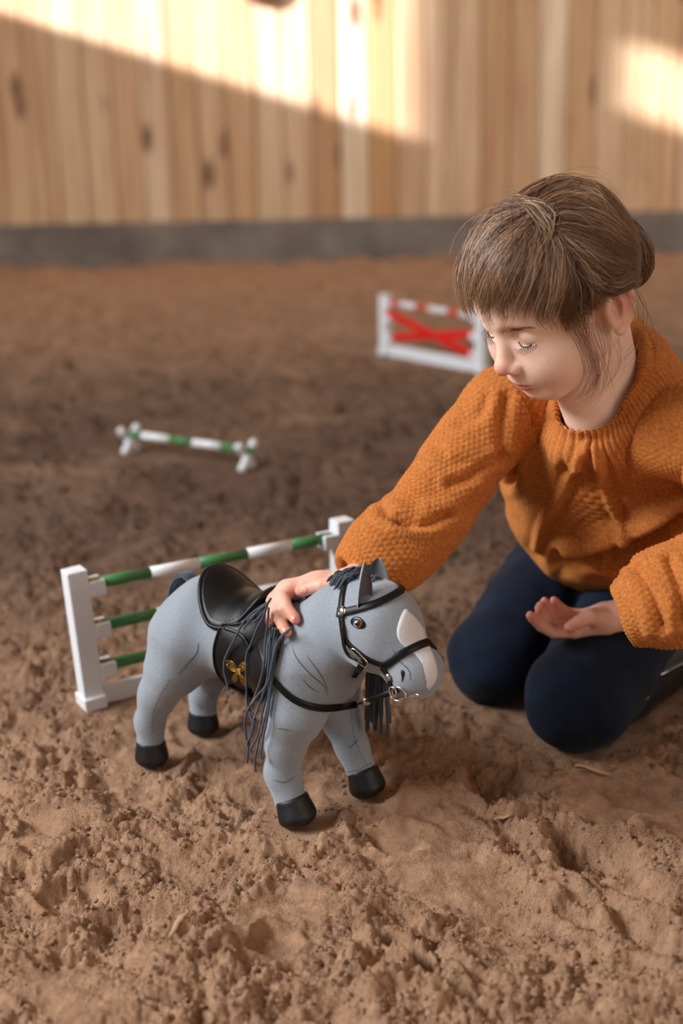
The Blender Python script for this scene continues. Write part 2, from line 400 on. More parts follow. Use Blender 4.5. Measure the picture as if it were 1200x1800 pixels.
def sand_h(x, y, fine=True):
    x = np.asarray(x, float); y = np.asarray(y, float)
    wx = x+.03*noise2(x*9, y*9, 21); wy = y+.03*noise2(x*9, y*9, 22)
    far = sst(2.1, 4.2, y)
    h = .012*noise2(x*1.7, y*1.7, 1)+(.010+.010*far)*noise2(x*5, y*6, 2)+(.009+.011*far)*noise2(wx*12, wy*13, 3)
    rough = sst(-.5, .05, noise2(x*6+3, y*6, 4)+.35*noise2(x*15, y*15, 9))            # crumbly against pressed sand
    fl = np.zeros_like(x)
    for (pp, (sx, sy), rot, d) in PRINTS:
        if -.010 < d < 0 or pp == (1110, 1640):
            c = G(*pp); fl = np.maximum(fl, np.exp(-(((x-c[0])/sx)**2+((y-c[1])/sy)**2)*1.2))
    rough = rough*(1-.85*fl)
    amp = .35+.65*rough
    h = h + amp*.0075*(noise2(wx*30, wy*30, 7)) 
    d, hb = worley2(wx*24, wy*24, 31); h = h + rough*.016*(.55-d)*(.3+1.1*hb)
    if fine:
        d, hb = worley2(wx*62+.3*noise2(x*90, y*90, 3), wy*62, 32); h = h + (.22+.78*rough)*.0120*(.5-d)*(.3+1.2*hb)
        d, hb = worley2(x*140+.5*noise2(x*200, y*200, 3), y*140, 33); h = h + (.2+.8*rough)*.0072*(.5-d)*(.3+1.2*hb)
        h = h + (.25+.75*rough)*.0022*noise2(x*330, y*330, 8)+(.25+.75*rough)*.0012*noise2(x*620, y*620, 12)
    h = h + blobf(x, y, PRINTS)+blobf(x, y, MOUNDS)
    # hoof scrapes in the middle distance
    d, hb = worley2(x*3.1, y*2.6, 41); h = h - far*.042*(1-sst(.08, .42, d))*hb
    for L, lip in ((FEET, .008), (KNEE, .012)):
        for c, r, z in L:
            q = np.hypot(x-c[0], y-c[1])/r; h = h*sst(.6, 1.9, q)+z; h = h + lip*np.exp(-((q-1.45)/.28)**2)*(.6+.8*noise2(x*35, y*35, 14))
    for P0, P1, w, z in FLAT:
        ab = P1-P0; t = np.clip(((x-P0[0])*ab[0]+(y-P0[1])*ab[1])/(ab@ab), 0, 1); q = np.hypot(x-P0[0]-t*ab[0], y-P0[1]-t*ab[1])/w
        h = h*(.12+.88*sst(.5, 3., q))
    return h
# where the little jumps stand
JA, JB = G(163, 1238)[:2], G(605, 1133)[:2]
RA, RB = G(678, 622)[:2], G(846, 655)[:2]
CA, CB = G(229, 796)[:2], G(434, 826)[:2]
LEG0, LEG1 = KNEE[1][0][:2], G(1190, 1175)[:2]
FLAT = [(JA, JB, .022, 0), (RA, RB, .022, 0), (CA, CB, .03, 0), (KNEE[0][0][:2], KNEE[0][0][:2]+np.array([.16, .29]), .06, 0), (LEG0, LEG0+np.array([.16, .29]), .06, 0)]
ys = np.exp(np.linspace(math.log(1.02), math.log(WY-.02), 780)); ts = np.linspace(-.44, .44, 560)
Yg = np.repeat(ys[:, None], len(ts), 1); Xg = Yg*ts[None]*(1+.15/Yg)+.03
calm = lambda x, y: .012*noise2(x*1.7, y*1.7, 1)+.008*noise2(x*5, y*6, 2)-.004
hh = sand_h(Xg.ravel(), Yg.ravel())
edge = (np.minimum(np.arange(560), np.arange(560)[::-1])/28.).clip(0, 1); edge = edge*edge*(3-2*edge)
hh = hh.reshape(Xg.shape)
Vs = np.stack([Xg.ravel(), Yg.ravel(), (hh*edge+calm(Xg, Yg)*(1-edge)).ravel()], 1)
i0 = (np.arange(len(ys)-1)[:, None]*560+np.arange(559)[None]).ravel()
Fq = np.stack([i0, i0+1, i0+561, i0+560], 1)
m = Mat('arena_sand', rough=.95)
P = m.pos()
sx = m.n('SeparateXYZ', Vector=P)
n1 = m.noise(P, 2.2, 3); n2 = m.noise(P, 38, 5, .65); n3 = m.noise(P, 420, 3, .7); n4 = m.noise(P, 1400, 2, .6)
damp_shade = m.math('MULTIPLY', m.ramp(sx.outputs['Y'], [(0, (0, 0, 0))]+[(v/8, (c_, c_, c_)) for v, c_ in ((1.9, 0), (2.5, .45), (3.2, .85), (4.6, .72), (5.6, .25), (7.4, .0))]) if False else 1., 1.)
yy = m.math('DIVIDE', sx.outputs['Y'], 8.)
damp_shade = m.ramp(yy, [(.2, (0,)*3), (.25, (.45,)*3), (.34, (1.,)*3), (.50, (.95,)*3), (.64, (.35,)*3), (.9, (0,)*3)])  # mid-floor band: damp sand colour, with part of the shade painted in
damp_shade = m.math('MULTIPLY', damp_shade, m.math('MULTIPLY_ADD', n1, 1.2, .35, clamp=True), clamp=True)
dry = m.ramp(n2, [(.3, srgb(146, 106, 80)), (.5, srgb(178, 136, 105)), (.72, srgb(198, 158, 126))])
wet_shade = m.ramp(n2, [(.3, srgb(52, 32, 23)), (.5, srgb(76, 49, 36)), (.72, srgb(102, 70, 52))])
c = m.mix(damp_shade, dry, wet_shade)
c = m.mix(m.math('MULTIPLY', m.math('SUBTRACT', n4, .42, clamp=True), .9), c, srgb(222, 186, 150))
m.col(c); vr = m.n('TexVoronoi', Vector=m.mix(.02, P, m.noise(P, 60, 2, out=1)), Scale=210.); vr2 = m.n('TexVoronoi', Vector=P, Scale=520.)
hv_ = m.math('ADD', m.math('SUBTRACT', .6, vr.outputs['Distance']), m.math('MULTIPLY', m.math('SUBTRACT', .6, vr2.outputs['Distance']), .45))
b_ = m.bump(m.math('MULTIPLY', hv_, m.math('MULTIPLY_ADD', m.math('SUBTRACT', m.noise(P, 24, 3), .38, clamp=True), 3., .15, clamp=True)), .9, .0035); b_ = m.bump(n2, .8, .006, b_); b_ = m.bump(n3, .9, .0035, b_); m.bump(n4, .8, .0012, b_); SAND = m.done()
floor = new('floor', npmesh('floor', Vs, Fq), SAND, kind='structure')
gx = np.linspace(-4.2, 5.1, 170); gy = np.linspace(-5.5, 7.65, 220)
A, B = np.meshgrid(gx, gy); i0 = (np.arange(219)[:, None]*170+np.arange(169)[None]).ravel()
hw_ = .44*(np.maximum(B, .1)+.15); gap = np.minimum(hw_-np.abs(A-.03), (B-1.02)*1.2); inside = gap > .12
z = np.where(inside, -.09, calm(A, B)-.002-.035*sst(.03, .12, gap))
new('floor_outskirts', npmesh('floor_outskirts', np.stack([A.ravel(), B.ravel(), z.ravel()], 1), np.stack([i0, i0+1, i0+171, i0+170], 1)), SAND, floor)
# crumbs of sand
rs = np.random.RandomState(3)
N = 11000; yy_ = 1.08+rs.rand(N)**1.6*1.7; xx_ = yy_*(rs.rand(N)-.5)*.62+.02
keep = noise2(xx_*6+3, yy_*6, 4) > -.22; xx_, yy_ = xx_[keep], yy_[keep]; N = len(xx_)
rad = .0008+.0030*rs.rand(N)**3.5
zz_ = sand_h(xx_, yy_)
ico = bpy.data.meshes.new('t'); import bmesh
bm = bmesh.new(); bmesh.ops.create_icosphere(bm, subdivisions=1, radius=1); iv = np.array([v.co[:] for v in bm.verts]); ifc = np.array([[v.index for v in f.verts] for f in bm.faces]); bm.free(); bpy.data.meshes.remove(ico)
small = iv[None]*(1+.28*np.stack([noise3(iv*1.7+k*3.1, 5) for k in range(12)])[np.arange(N) % 12][:, :, None])
a = rs.rand(N)*6.28; ca, sa = np.cos(a)[:, None], np.sin(a)[:, None]
cv = np.stack([small[:, :, 0]*ca-small[:, :, 1]*sa, small[:, :, 0]*sa+small[:, :, 1]*ca, small[:, :, 2]*.75], 2)*rad[:, None, None]+np.stack([xx_, yy_, zz_+rad*.25], 1)[:, None]
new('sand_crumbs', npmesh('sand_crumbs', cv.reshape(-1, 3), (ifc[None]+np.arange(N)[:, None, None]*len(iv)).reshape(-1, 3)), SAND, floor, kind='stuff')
# dry chips lying in the sand
m = Mat('dry_chip', srgb(180, 146, 114), .9); m.bump(m.noise(m.obj(), 90, 4), .6, .002); CHIP = m.done()
for k, (p0, p1, w, lab) in enumerate([((1010, 1362), (1072, 1370), .006, 'thin pale curved wood chip in the sand below the left boot'),
        ((300, 1690), (336, 1640), .006, 'long pale wood chip in the sand at the lower left'), ((868, 1446), (898, 1441), .006, 'small pointed pale chip in the sand at the middle right')]):
    A0, B0 = G(*p0), G(*p1); t = np.linspace(0, 1, 9)[:, None]; P_ = A0*(1-t)+B0*t
    P_[:, 2] = sand_h(P_[:, 0], P_[:, 1]).max()*.6+sand_h(P_[:, 0], P_[:, 1])*.4+.001; P_[:, 1] += .004*np.sin(np.linspace(0, 5, 9))
    V, F = ribbon(P_, np.tile([0, 0, 1.], (9, 1)), w*np.sin(np.linspace(.35, 2.9, 9))*(1+.2*rs.rand(9)), .0025)
    new('wood_chip', npmesh('wood_chip', V, F), CHIP, label=lab, category='wood chip')

# ------------------------------------------------------------------ toy jumps
def wood_paint(name, c, rough=.45):
    m = Mat(name, c, rough); nz = m.noise(m.map(m.obj(), scale=(1, 1, .25)), 160, 3)
    m.col(m.mix(m.math('MULTIPLY', m.math('SUBTRACT', nz, .45, clamp=True), .5), c, tuple(x*.8 for x in c[:3])+(1,))); m.bump(nz, .15, .0006); return m.done()
WHITE = wood_paint('white_painted_wood', srgb(222, 226, 230)); GREEN = wood_paint('green_paint', srgb(58, 118, 66)); RED = wood_paint('red_paint', srgb(214, 22, 16))
RODW = wood_paint('white_rod_paint', srgb(226, 228, 230)); REDP = wood_paint('red_rod_paint', srgb(200, 62, 44)); TIP = wood_paint('bare_rod_end', srgb(176, 140, 100))
JH = .210; JZ = (.186, .121, .059)
def stand(root, P, d, side, posth=JH, ys=(.186, .121, .059), w=.030, mat=WHITE, lean=0.):
    """post with foot and three cups; d = direction to the other post, n = front of the jump"""
    n = np.array([d[1], -d[0]]); R = np.array([[d[0], n[0], 0], [d[1], n[1], 0], [0, 0, 1]])
    ax = lambda a, b, c: np.array([P[0]+d[0]*(a*side-lean*c)+n[0]*b, P[1]+d[1]*(a*side-lean*c)+n[1]*b, c]); R = R @ np.array([[1, 0, -lean], [0, 1, 0], [lean, 0, 1]])
    MB().box(ax(0, 0, posth/2), (w, w*.94, posth), R, .0012).build('post', mat, root)
    MB().box(ax(-.001, 0, .008), (w+.004, w*1.35, .020), R, .0015).build('foot', mat, root)
    for z in ys:
        c = MB(); cw = .024
        c.box(ax(w/2+cw/2, 0, z-.014), (cw, w*.9, .006), R, .001)
        c.box(ax(w/2+cw/2, w*.36, z-.006), (cw, .008, .022), R, .0012)
        c.box(ax(w/2+cw/2, -w*.36, z-.006), (cw, .008, .022), R, .0012)
        c.build('pole_cup', mat, root)
def rod(name, A, B, r, bands, mats, label, group):
    """striped round pole; bands = [(fraction, material index)]"""
    A = np.asarray(A, float); B = np.asarray(B, float); d = B-A; L = np.linalg.norm(d); mb = MB(); o = empty(name, (A+B)/2, label, 'pole', group)
    names = {}
    t0 = 0
    for t1, mi in bands:
        V, F = tube([A+d*t0-(A+B)/2, A+d*(t1)-(A+B)/2], r, 16); 
        new('painted_band', npmesh('painted_band', V, F, smooth=False), mats[mi], o); t0 = t1
    for ch in o.children: ch.data.polygons.foreach_set('use_smooth', [len(f.vertices) == 4 for f in ch.data.polygons])
    return o
d = nrm(JB-JA); JL = np.linalg.norm(JB-JA)
root = empty('toy_jump', (*((JA+JB)/2), 0), 'white wooden toy jump stand with three pole cups, behind the plush horse', 'toy jump')
def local(root):
    bpy.context.view_layer.update()
    for ch in root.children:
        if ch.type == 'MESH' and 'loc_done' not in ch: ch.data.transform(Matrix.Translation(-Vector(root.location)))
stand(root, JA, d, 1, lean=.062); stand(root, JB, d, -1)
mid = (JA+JB)/2; R2 = np.array([[d[0], d[1], 0], [d[1], -d[0], 0], [0, 0, 1]])
MB().box((*mid, .012), (JL-.034, .012, .03), R2, .0012).build('base_rail', WHITE, root); local(root)
for z, bd, lab in ((.186, [(.03, 2), (.235, 0), (.43, 1), (.63, 0), (.82, 1), (1, 0)], 'top green and white striped pole of the jump behind the horse'),
               (.121, [(.03, 2), (.245, 0), (.43, 1), (.62, 0), (.83, 1), (1, 0)], 'middle green and white striped pole of the jump behind the horse'),
               (.059, [(.235, 0), (.43, 1), (.62, 0), (.83, 1), (1, 0)], 'lowest green and white striped pole of the jump behind the horse')):
    rod('jump_pole', (*(JA+d*(.019-.062*z)), z-.0025), (*(JB-d*.020), z-.0025), .0085, bd, [GREEN, RODW, TIP], lab, 'striped poles of the near jump')
d = nrm(RB-RA); JL = np.linalg.norm(RB-RA); mid = (RA+RB)/2; R2 = np.array([[d[0], d[1], 0], [d[1], -d[0], 0], [0, 0, 1]])
root = empty('toy_jump', (*mid, 0), 'white wooden toy jump stand holding a red cross, far behind beside the girl', 'toy jump')
stand(root, RA, d, 1, JH*.95, (.176, .128, .060), .032); stand(root, RB, d, -1, JH*.95, (.176, .118, .060), .032)
MB().box((*mid, .016), (JL-.034, .014, .038), R2, .0012).build('base_rail', WHITE, root); local(root)
rod('jump_pole', (*(RA+d*.020), .174), (*(RB-d*.020), .174), .010, [(.13, 0), (.33, 1), (.47, 0), (.69, 1), (.82, 0), (1, 1)], [REDP, RODW], 'thin red and white striped pole on top of the far jump', 'pole of the far jump')
for (za, zb, off_, lab) in ((.142, .052, .010, 'red plank sloping down to the right in the far jump cross'), (.058, .118, -.010, 'red plank sloping up to the right in the far jump cross')):
    n = np.array([d[1], -d[0]]); A3 = np.array([*(RA+d*.022+n*off_), za]); B3 = np.array([*(RB-d*.022+n*off_), zb]); t = nrm(B3-A3); nn = np.array([*n, 0]); up = np.cross(nn, t); up = up if up[2] > 0 else -up
    o = MB().box((0, 0, 0), (np.linalg.norm(B3-A3), .010, .026), np.stack([t, nn, up], 1), .002).build('cross_plank', RED, None, label=lab, category='plank', group='red cross planks of the far jump'); o.location = (A3+B3)/2
d = nrm(CB-CA); n = np.array([d[1], -d[0]])
for P_, lab in ((CA, 'white cross shaped cavaletti end, left end of the low pole'), (CB, 'white cross shaped cavaletti end, right end of the low pole')):
    o = empty('cavaletti_end', (*P_, 0), lab, 'toy jump', 'white cavaletti ends under the low pole')
    for s in (-1, 1):
        a3 = np.array([*(n*s*.030), .002]); b3 = np.array([*(-n*s*.030), .066]); t = nrm(b3-a3); dd = np.array([*d, 0]); up = np.cross(dd, t)
        MB().box((a3+b3)/2+dd*s*.004, (np.linalg.norm(b3-a3), .015, .019), np.stack([t, dd, up], 1), .004).build('cross_bar', WHITE, o)
rod('cavaletti_pole', (*(CA-d*.012), .049), (*(CB+d*.018), .049), .0088, [(.14, 0), (.365, 1), (.55, 0), (.77, 1), (1, 0)], [GREEN, RODW], 'low green and white striped pole lying on two white cross ends', 'pole of the cavaletti')

# ------------------------------------------------------------------ plush horse
HO = np.array([-.124, 1.667, 0.]); hu = nrm([.757, -.653, 0]); hv = np.array([hu[1], -hu[0], 0]); HB = np.stack([hu, hv, [0, 0, 1.]])
def hw(*p): return HO+np.asarray(p, float).reshape(-1, 3)@HB
def hl(P): return (P-HO)@HB.T
def hpl(px, v):
    return np.array([PL(x, y, HO+hv*v, hv) for x, y in px])
def legs(q):
    d = None
    for pts in (
        [(-.070, .040, .190, .046), (-.080, .050, .150, .036), (-.108, .055, .108, .0245), (-.127, .055, .066, .0185), (-.1285, .055, .030, .0180)],
        [(-.080, -.040, .190, .046), (-.098, -.048, .145, .034), (-.122, -.055, .100, .0240), (-.140, -.055, .062, .0185), (-.1435, -.055, .030, .0180)],
        [(.122, .038, .190, .048), (.130, .052, .150, .036), (.1165, .055, .108, .0245), (.1085, .055, .064, .0205), (.1200, .055, .032, .0195)],
        [(.100, -.038, .180, .048), (.100, -.050, .130, .034), (.1100, -.055, .095, .0240), (.1250, -.055, .062, .0200), (.1410, -.055, .032, .0190)]):
        e = None
        for a, b in zip(pts, pts[1:]):
            c = cap(q, a[:3], b[:3], a[3], b[3]); e = c if e is None else smin(e, c, .010)
        d = e if d is None else smin(d, e, .012)
    return d
HEADC = []
def horse(P):
    q = hl(P)
    d = cap(q, (-.052, 0, .198), (.088, 0, .196), .058, .057)
    d = smin(d, ell(q, (-.062, 0, .202), (.048, .062, .056)), .03)
    d = smin(d, ell(q, (.112, 0, .186), (.062, .058, .054)), .03)
    d = smin(d, legs(q), .022)
    n = cap(q, (.112, 0, .206), (.168, 0, .252), .055, .047)
    n = smin(n, cap(q, (.168, 0, .252), (.202, 0, .276), .047, .037), .02)
    d = smin(d, n, .032)
    h = ell(q, (.2150, 0, .2690), (.050, .043, .043))
    h = smin(h, cap(q, (.222, 0, .266), (.267, 0, .222), .037, .0295), .022)
    h = smin(h, ell(q, (.2680, 0, .2170), (.031, .031, .028)), .014)
    for s in (-1, 1): h = smin(h, ell(q, (.218, s*.022, .246), (.030, .022, .030)), .02)
    d = smin(d, h, .014)
    return d - .0007*np.sin(q[:, 0]*130+6*q[:, 2]*10)*np.sin(q[:, 2]*95+q[:, 1]*70)
def horse_np(P): return horse(P)
lo = hw((-.2, -.09, 0), (.33, .09, .35), (-.2, .09, 0), (.33, -.09, 0)); 
V, Q = surface(horse, lo.min(0)-.01, [lo.max(0)[0], lo.max(0)[1]+.01, .345], .0023)
ql = hl(V)
m = Mat('grey_plush', rough=.92, Sheen_Weight=.35, Sheen_Roughness=.5)
P = m.pos(); n1 = m.noise(P, 30, 3); n2 = m.noise(P, 900, 3, .7); n3 = m.noise(P, 260, 3, .6)
c = m.ramp(n2, [(.3, srgb(120, 129, 139)), (.5, srgb(142, 152, 163)), (.7, srgb(160, 170, 181))])
c = m.mix(m.math('MULTIPLY', n1, .25), c, srgb(132, 130, 128))
m.col(c); b_ = m.bump(n3, .25, .0012); m.bump(n2, .5, .0006, b_); PLUSH = m.done()
m = Mat('white_plush', rough=.9, Sheen_Weight=.3); n2 = m.noise(m.pos(), 900, 3, .7); m.col(m.ramp(n2, [(.3, srgb(196, 196, 200)), (.7, srgb(226, 226, 230))])); m.bump(n2, .4, .0005); WPLUSH = m.done()
m = Mat('black_leather', srgb(11, 11, 12), .40, Specular_IOR_Level=.28); n2 = m.noise(m.pos(), 500, 4); n1 = m.noise(m.pos(), 60, 3); m.bump(n2, .2, .0004)
m.set(m.b.inputs['Roughness'], m.math('MULTIPLY_ADD', n1, .25, .28)); LEATH = m.done()
m = Mat('hoof_leather', srgb(17, 17, 19), .5); m.bump(m.noise(m.pos(), 700, 3), .15, .0003); HOOF = m.done()
CHROME = Mat('chrome', srgb(215, 212, 208), .16, 1.).done(); GOLD = Mat('gold_thread', srgb(214, 170, 84), .38, .75).done()
SEAM_FOLD = Mat('dark_seam_fold', srgb(70, 74, 82), .9).done(); BLK = Mat('eye_black', srgb(10, 10, 12), .2).done()
THREAD = Mat('stitch_thread', srgb(60, 58, 58), .8).done()
m = Mat('blue_grey_yarn', rough=.9, Sheen_Weight=.3); P = m.attr('uv', 'Vector')
wv = m.n('TexWave', Vector=m.map(P, scale=(1, 1, 1), rot=(0, 0, .0)), Scale=1.); wv.wave_type = 'BANDS'; wv.bands_direction = 'DIAGONAL'
tw = m.math('SINE', m.math('ADD', m.math('MULTIPLY', m.n('SeparateXYZ', Vector=P).outputs[0], 1400.), m.math('MULTIPLY', m.n('SeparateXYZ', Vector=P).outputs[1], 12.566)))
c = m.mix(m.math('MULTIPLY_ADD', tw, .5, .5), srgb(26, 31, 41), srgb(74, 85, 102)); m.col(c); m.bump(tw, .6, .0006); YARN = m.done()
root_h = empty('toy_horse', HO, 'grey plush toy horse with black hooves, white blaze and dark yarn mane', 'toy horse')
body_h = new('body', npmesh('body', V, Q), PLUSH, root_h)
HOOVES = []
def hoof(c, ax, r, lab=None):
    ax = nrm(ax); c = np.asarray(c, float)
    def f(q):
        e = cap(q, c+ax*.006, c-ax*.010, r*.98, r*1.12); e = smax(e, -(q@ax)+(c-ax*.024)@ax, .014)
        e = smax(e, (q@ax)-(c+ax*.014)@ax, .0025); return smax(e, -q[:, 2]+.001, .004)
    g = lambda P: f(hl(P)); w = hw(c)[0]; V, Q = surface(g, w-.042, w+.042, .0019, 4); HOOVES.append(g)
    return new('hoof', npmesh('hoof', V, Q), HOOF, root_h)
hoof((-.1280, .055, .0245), (-.02, 0, 1), .0200); hoof((-.1440, -.055, .0245), (0, 0, 1), .0200)
hoof((.1270, .055, .0240), (-.42, 0, 1), .0215); hoof((.1460, -.055, .0245), (-.38, 0, 1), .0210)

def patch(fn, px, off, th, name, mat, parent, rings=7, n=72, dome=0., inflate=0.):
    """sheet lying on the surface fn, outline traced from the photo"""
    o = spl(px, n, True); c = o.mean(0); P = []; Fs = []
    for k in range(rings+1):
        P.append(c+(o-c)*(k/rings))
    A_ = np.concatenate(P[1:]); A_ = np.concatenate([c[None], A_])
    S = march(fn, A_, o=off); S = S; N_ = grad(fn, S)
    rr_ = np.concatenate([[0]]+[[k/rings]*n for k in range(1, rings+1)])
    top = S+N_*(th+dome*(1-rr_**2))[:, None]; top[rr_ > .99] -= N_[rr_ > .99]*th*.4; bot = S - N_*.0005
    F = [(0, 1+(j+1) % n, 1+j) for j in range(n)]
    for k in range(rings-1):
        for j in range(n):
            a = 1+k*n+j; b = 1+k*n+(j+1) % n; F.append((a, b, b+n, a+n))
    L = len(top); r0 = 1+(rings-1)*n
    for j in range(n): a = r0+j; b = r0+(j+1) % n; F.append((a, b, b+L, a+L))
    return new(name, npmesh(name, np.concatenate([top, bot]), F), mat, parent), top[r0:r0+n], N_[r0:r0+n]
def yarn_mesh(name, paths, r, mat, parent, **k):
    VV = []; FF = []; UV = []; o = 0
    for P in paths:
        P = np.asarray(P); n = 7; V, F = tube(P, r*np.ones(len(P)), n, True)
        s = np.concatenate([[0], np.cumsum(np.linalg.norm(np.diff(P, axis=0), axis=1))])
        UV.append(np.stack([np.repeat(s, n), np.abs(np.tile(np.arange(n)/n, len(P))*2-1), 0*np.repeat(s, n)], 1)); VV.append(V); FF += [[i+o for i in f] for f in F]; o += len(V)
    return new(name, npmesh(name, np.concatenate(VV), FF, attrs={'uv': np.concatenate(UV)}), mat, parent, **k)

# face: eye, nostril, blaze
e0, _, _ = patch(horse, [(616, 1092), (622, 1085), (632, 1085), (640, 1092), (643, 1099), (638, 1105), (628, 1105), (620, 1100)], .0001, .0008, 'eye', BLK, root_h, 4, 40)
ec = march(horse, [(629.5, 1096.5)], o=.0006)[0]; en = grad(horse, ec[None])[0]
def disc(name, c, n, r, dome, mat, parent, r2=1.):
    a = np.linspace(0, 2*math.pi, 28, endpoint=False); t = nrm(np.cross(n, [0, 0, 1.])); b = np.cross(n, t); V = [c+n*dome]; F = []
    for k in range(1, 7):
        th = k/6*math.pi/2; V += list(c+n*dome*math.cos(th)+(np.cos(a)[:, None]*t+np.sin(a)[:, None]*b*r2)*r*math.sin(th))
    F = [(0, 1+j, 1+(j+1) % 28) for j in range(28)]
    for k in range(5):
        for j in range(28): p = 1+k*28+j; q = 1+k*28+(j+1) % 28; F.append((p, p+28, q+28, q))
    return new(name, npmesh(name, V, F), mat, parent)
disc('eye_white', ec-.0022*nrm(cR), en, .0040, .0012, Mat('eye_blue_white', srgb(120, 138, 162), .15).done(), e0)
disc('iris', ec+en*.0004, en, .0050, .0020, Mat('brown_iris', srgb(120, 72, 36), .08, Coat_Weight=1.).done(), e0)
disc('pupil', ec+en*.0022+cU*.0006, en, .0032, .0008, BLK, e0)
disc('catchlight', ec+en*.0028+cU*.0018-cR*.0012, en, .0011, .0004, Mat('catchlight_thread', srgb(240, 244, 250), .4).done(), e0)
patch(horse, [(711, 1071), (722, 1078), (735, 1092), (744, 1106), (748, 1122), (754, 1136), (763, 1156), (768, 1180), (766, 1196), (752, 1214), (751, 1196), (746, 1175), (738, 1160), (726, 1148), (712, 1138), (701, 1126), (697, 1112), (701, 1092)], .0001, .0011, 'blaze', WPLUSH, root_h, 8, 90)
patch(horse, [(704, 1180), (708, 1178), (711, 1183), (709, 1192), (706, 1199), (706, 1190)], .0001, .0007, 'nostril', BLK, root_h, 3, 30)
# sewn seams, and folds whose shade is drawn in as thin dark tubes
def seam_fold(px, r=.0006, dashed=False, name='seam_fold', fn=horse, mat=SEAM_FOLD, parent=None, off=.0002, n=40):
    S = march(fn, spl(px, n), o=off); mb = MB()
    if dashed:
        for i in range(0, n-1, 2): mb.tube(S[i:i+2], r, 5)
    else: mb.tube(S, r*np.sin(np.linspace(.3, 2.84, n)), 6)
    return mb.build(name, mat, parent or root_h, True, **({'kind': 'stuff'} if dashed else {}))
for px in ([(513, 1136), (522, 1158), (545, 1185), (568, 1205), (575, 1222)], [(540, 1155), (556, 1176), (570, 1198), (577, 1220)], [(531, 1194), (545, 1208), (560, 1217)],
           [(349, 1130), (345, 1148), (330, 1165), (312, 1186)], [(486, 1280), (500, 1282), (512, 1285)], [(612, 1315), (622, 1308), (630, 1300)], [(480, 1371), (500, 1375), (520, 1364)],
           [(689, 1140), (700, 1160), (718, 1178), (721, 1196)], [(346, 1238), (352, 1243), (360, 1247)]): seam_fold(px, .0005)
seam_fold([(617, 1245), (619, 1275), (625, 1305), (640, 1335), (648, 1352)], .00035, True, 'stitching', n=60)
seam_fold([(601, 1358), (618, 1356), (636, 1350), (652, 1341)], .00035, True, 'stitching')
seam_fold([(298, 1196), (280, 1225), (269, 1255), (268, 1290)], .0004, True, 'stitching')
# ears
m = Mat('ear_inner', srgb(98, 96, 97), .95); m.bump(m.noise(m.pos(), 700, 3), .4, .0005); EARIN = m.done()
def ear(base, tip, side, wd, cup, twist):
    base, tip = np.asarray(base), np.asarray(tip); ax = tip-base; L = np.linalg.norm(ax); ax = ax/L; s = nrm(side-side@ax*ax); n = np.cross(ax, s); n = -n if n@cF > 0 else n
    nu, nv = 22, 15; V = []
    for layer in (0, 1):
        for i in range(nu):
            t = i/(nu-1); w = wd*(math.sin(math.pi*min(.999, (.22+.78*t)**.95))**.62)*(1 if t < .97 else .6)
            for j in range(nv):
                a = (j/(nv-1)*2-1)*cup; R_ = w/max(math.sin(min(cup, 1.5)), .3)*(1-.15*t)
                V.append(base+ax*t*L+s*(math.sin(a)*R_+twist*t*t*L)+n*((1-math.cos(a))*R_)*1.1-n*(.0026*layer*(1 if 0 < j < nv-1 and i < nu-1 else .3)))
    F = []; K = nu*nv
    for i in range(nu-1):
        for j in range(nv-1):
            a = i*nv+j; F.append((a, a+1, a+nv+1, a+nv)); F.append((K+a, K+a+nv, K+a+nv+1, K+a+1))
    for i in range(nu-1): a = i*nv; F += [(a, a+nv, K+a+nv, K+a), (a+nv-1, K+a+nv-1, K+a+2*nv-1, a+2*nv-1)]
    a = (nu-1)*nv; F += [(a+j, a+j+1, K+a+j+1, K+a+j) for j in range(nv-1)]
    mi = [1 if (k % 2 == 0 and k < 2*(nu-1)*(nv-1)) else 0 for k in range(len(F))]
    me = npmesh('ear', np.array(V), F, mi); return new('ear', me, [PLUSH, EARIN], root_h)
eN = march(horse, [(634, 1048)])[0]-cU*.011; eF = hw((.206, -.027, .300))[0]
ear(eN, PY(641, 989, eN[1]+.004), cR+.55*cF, .0092, 1.4, .0)
ear(PY(672, 1024, eF[1]), PY(660, 981, eF[1]+.006), cR*.9-.5*cF, .0150, 1.3, .12)

# ------------------------------------------------------------------ saddle
root_s = empty('toy_saddle', hw((0, 0, .25))[0], 'black leather toy saddle with gold embroidered flap, on the plush horse', 'toy saddle')
def seat_pt(a, b):
    """a: -1 cantle .. 1 pommel, b: -1 far .. 1 near"""
    u = .004+.050*a; wd = .055*(1-.25*sst(-.2, 1., a)); v = wd*b
    zt = .258+.022*(1-sst(-1., -.1, a))**1.2+.016*sst(.25, 1., a)**1.3
    z = zt-.030*abs(b)**2.2*(1+.3*sst(-.3, -1, a)) + .003*(1-b*b)*0
    return np.array([u-.006*sst(-.3, -1, a)*(1-b*b), v, z])
nr, na = 12, 64; V = []; 
for layer in (0, 1):
    for k in range(nr+1):
        for j in range(na):
            t = j/na*2*math.pi; ca, sa_ = math.cos(t), math.sin(t); e = .86
            a = math.copysign(abs(ca)**e, ca)*k/nr; b = math.copysign(abs(sa_)**e, sa_)*k/nr
            p = seat_pt(a, b); p[2] -= layer*.006; V.append(hw(p)[0])
F = []; K = (nr+1)*na
for k in range(nr):
    for j in range(na):
        a = k*na+j; b = k*na+(j+1) % na; F.append((a, a+na, b+na, b)); F.append((K+a, K+b, K+b+na, K+a+na))
for j in range(na): a = nr*na+j; b = nr*na+(j+1) % na; F.append((a, K+a, K+b, b))
new('seat', npmesh('seat', V, F), LEATH, root_s)
rim = np.array(V[nr*na:(nr+1)*na]); rimc = np.concatenate([rim, rim[:2]]); MB().tube(rimc-np.array([0, 0, .002]), .0031, 10, cap=False).build('rim_piping', LEATH, root_s, True)
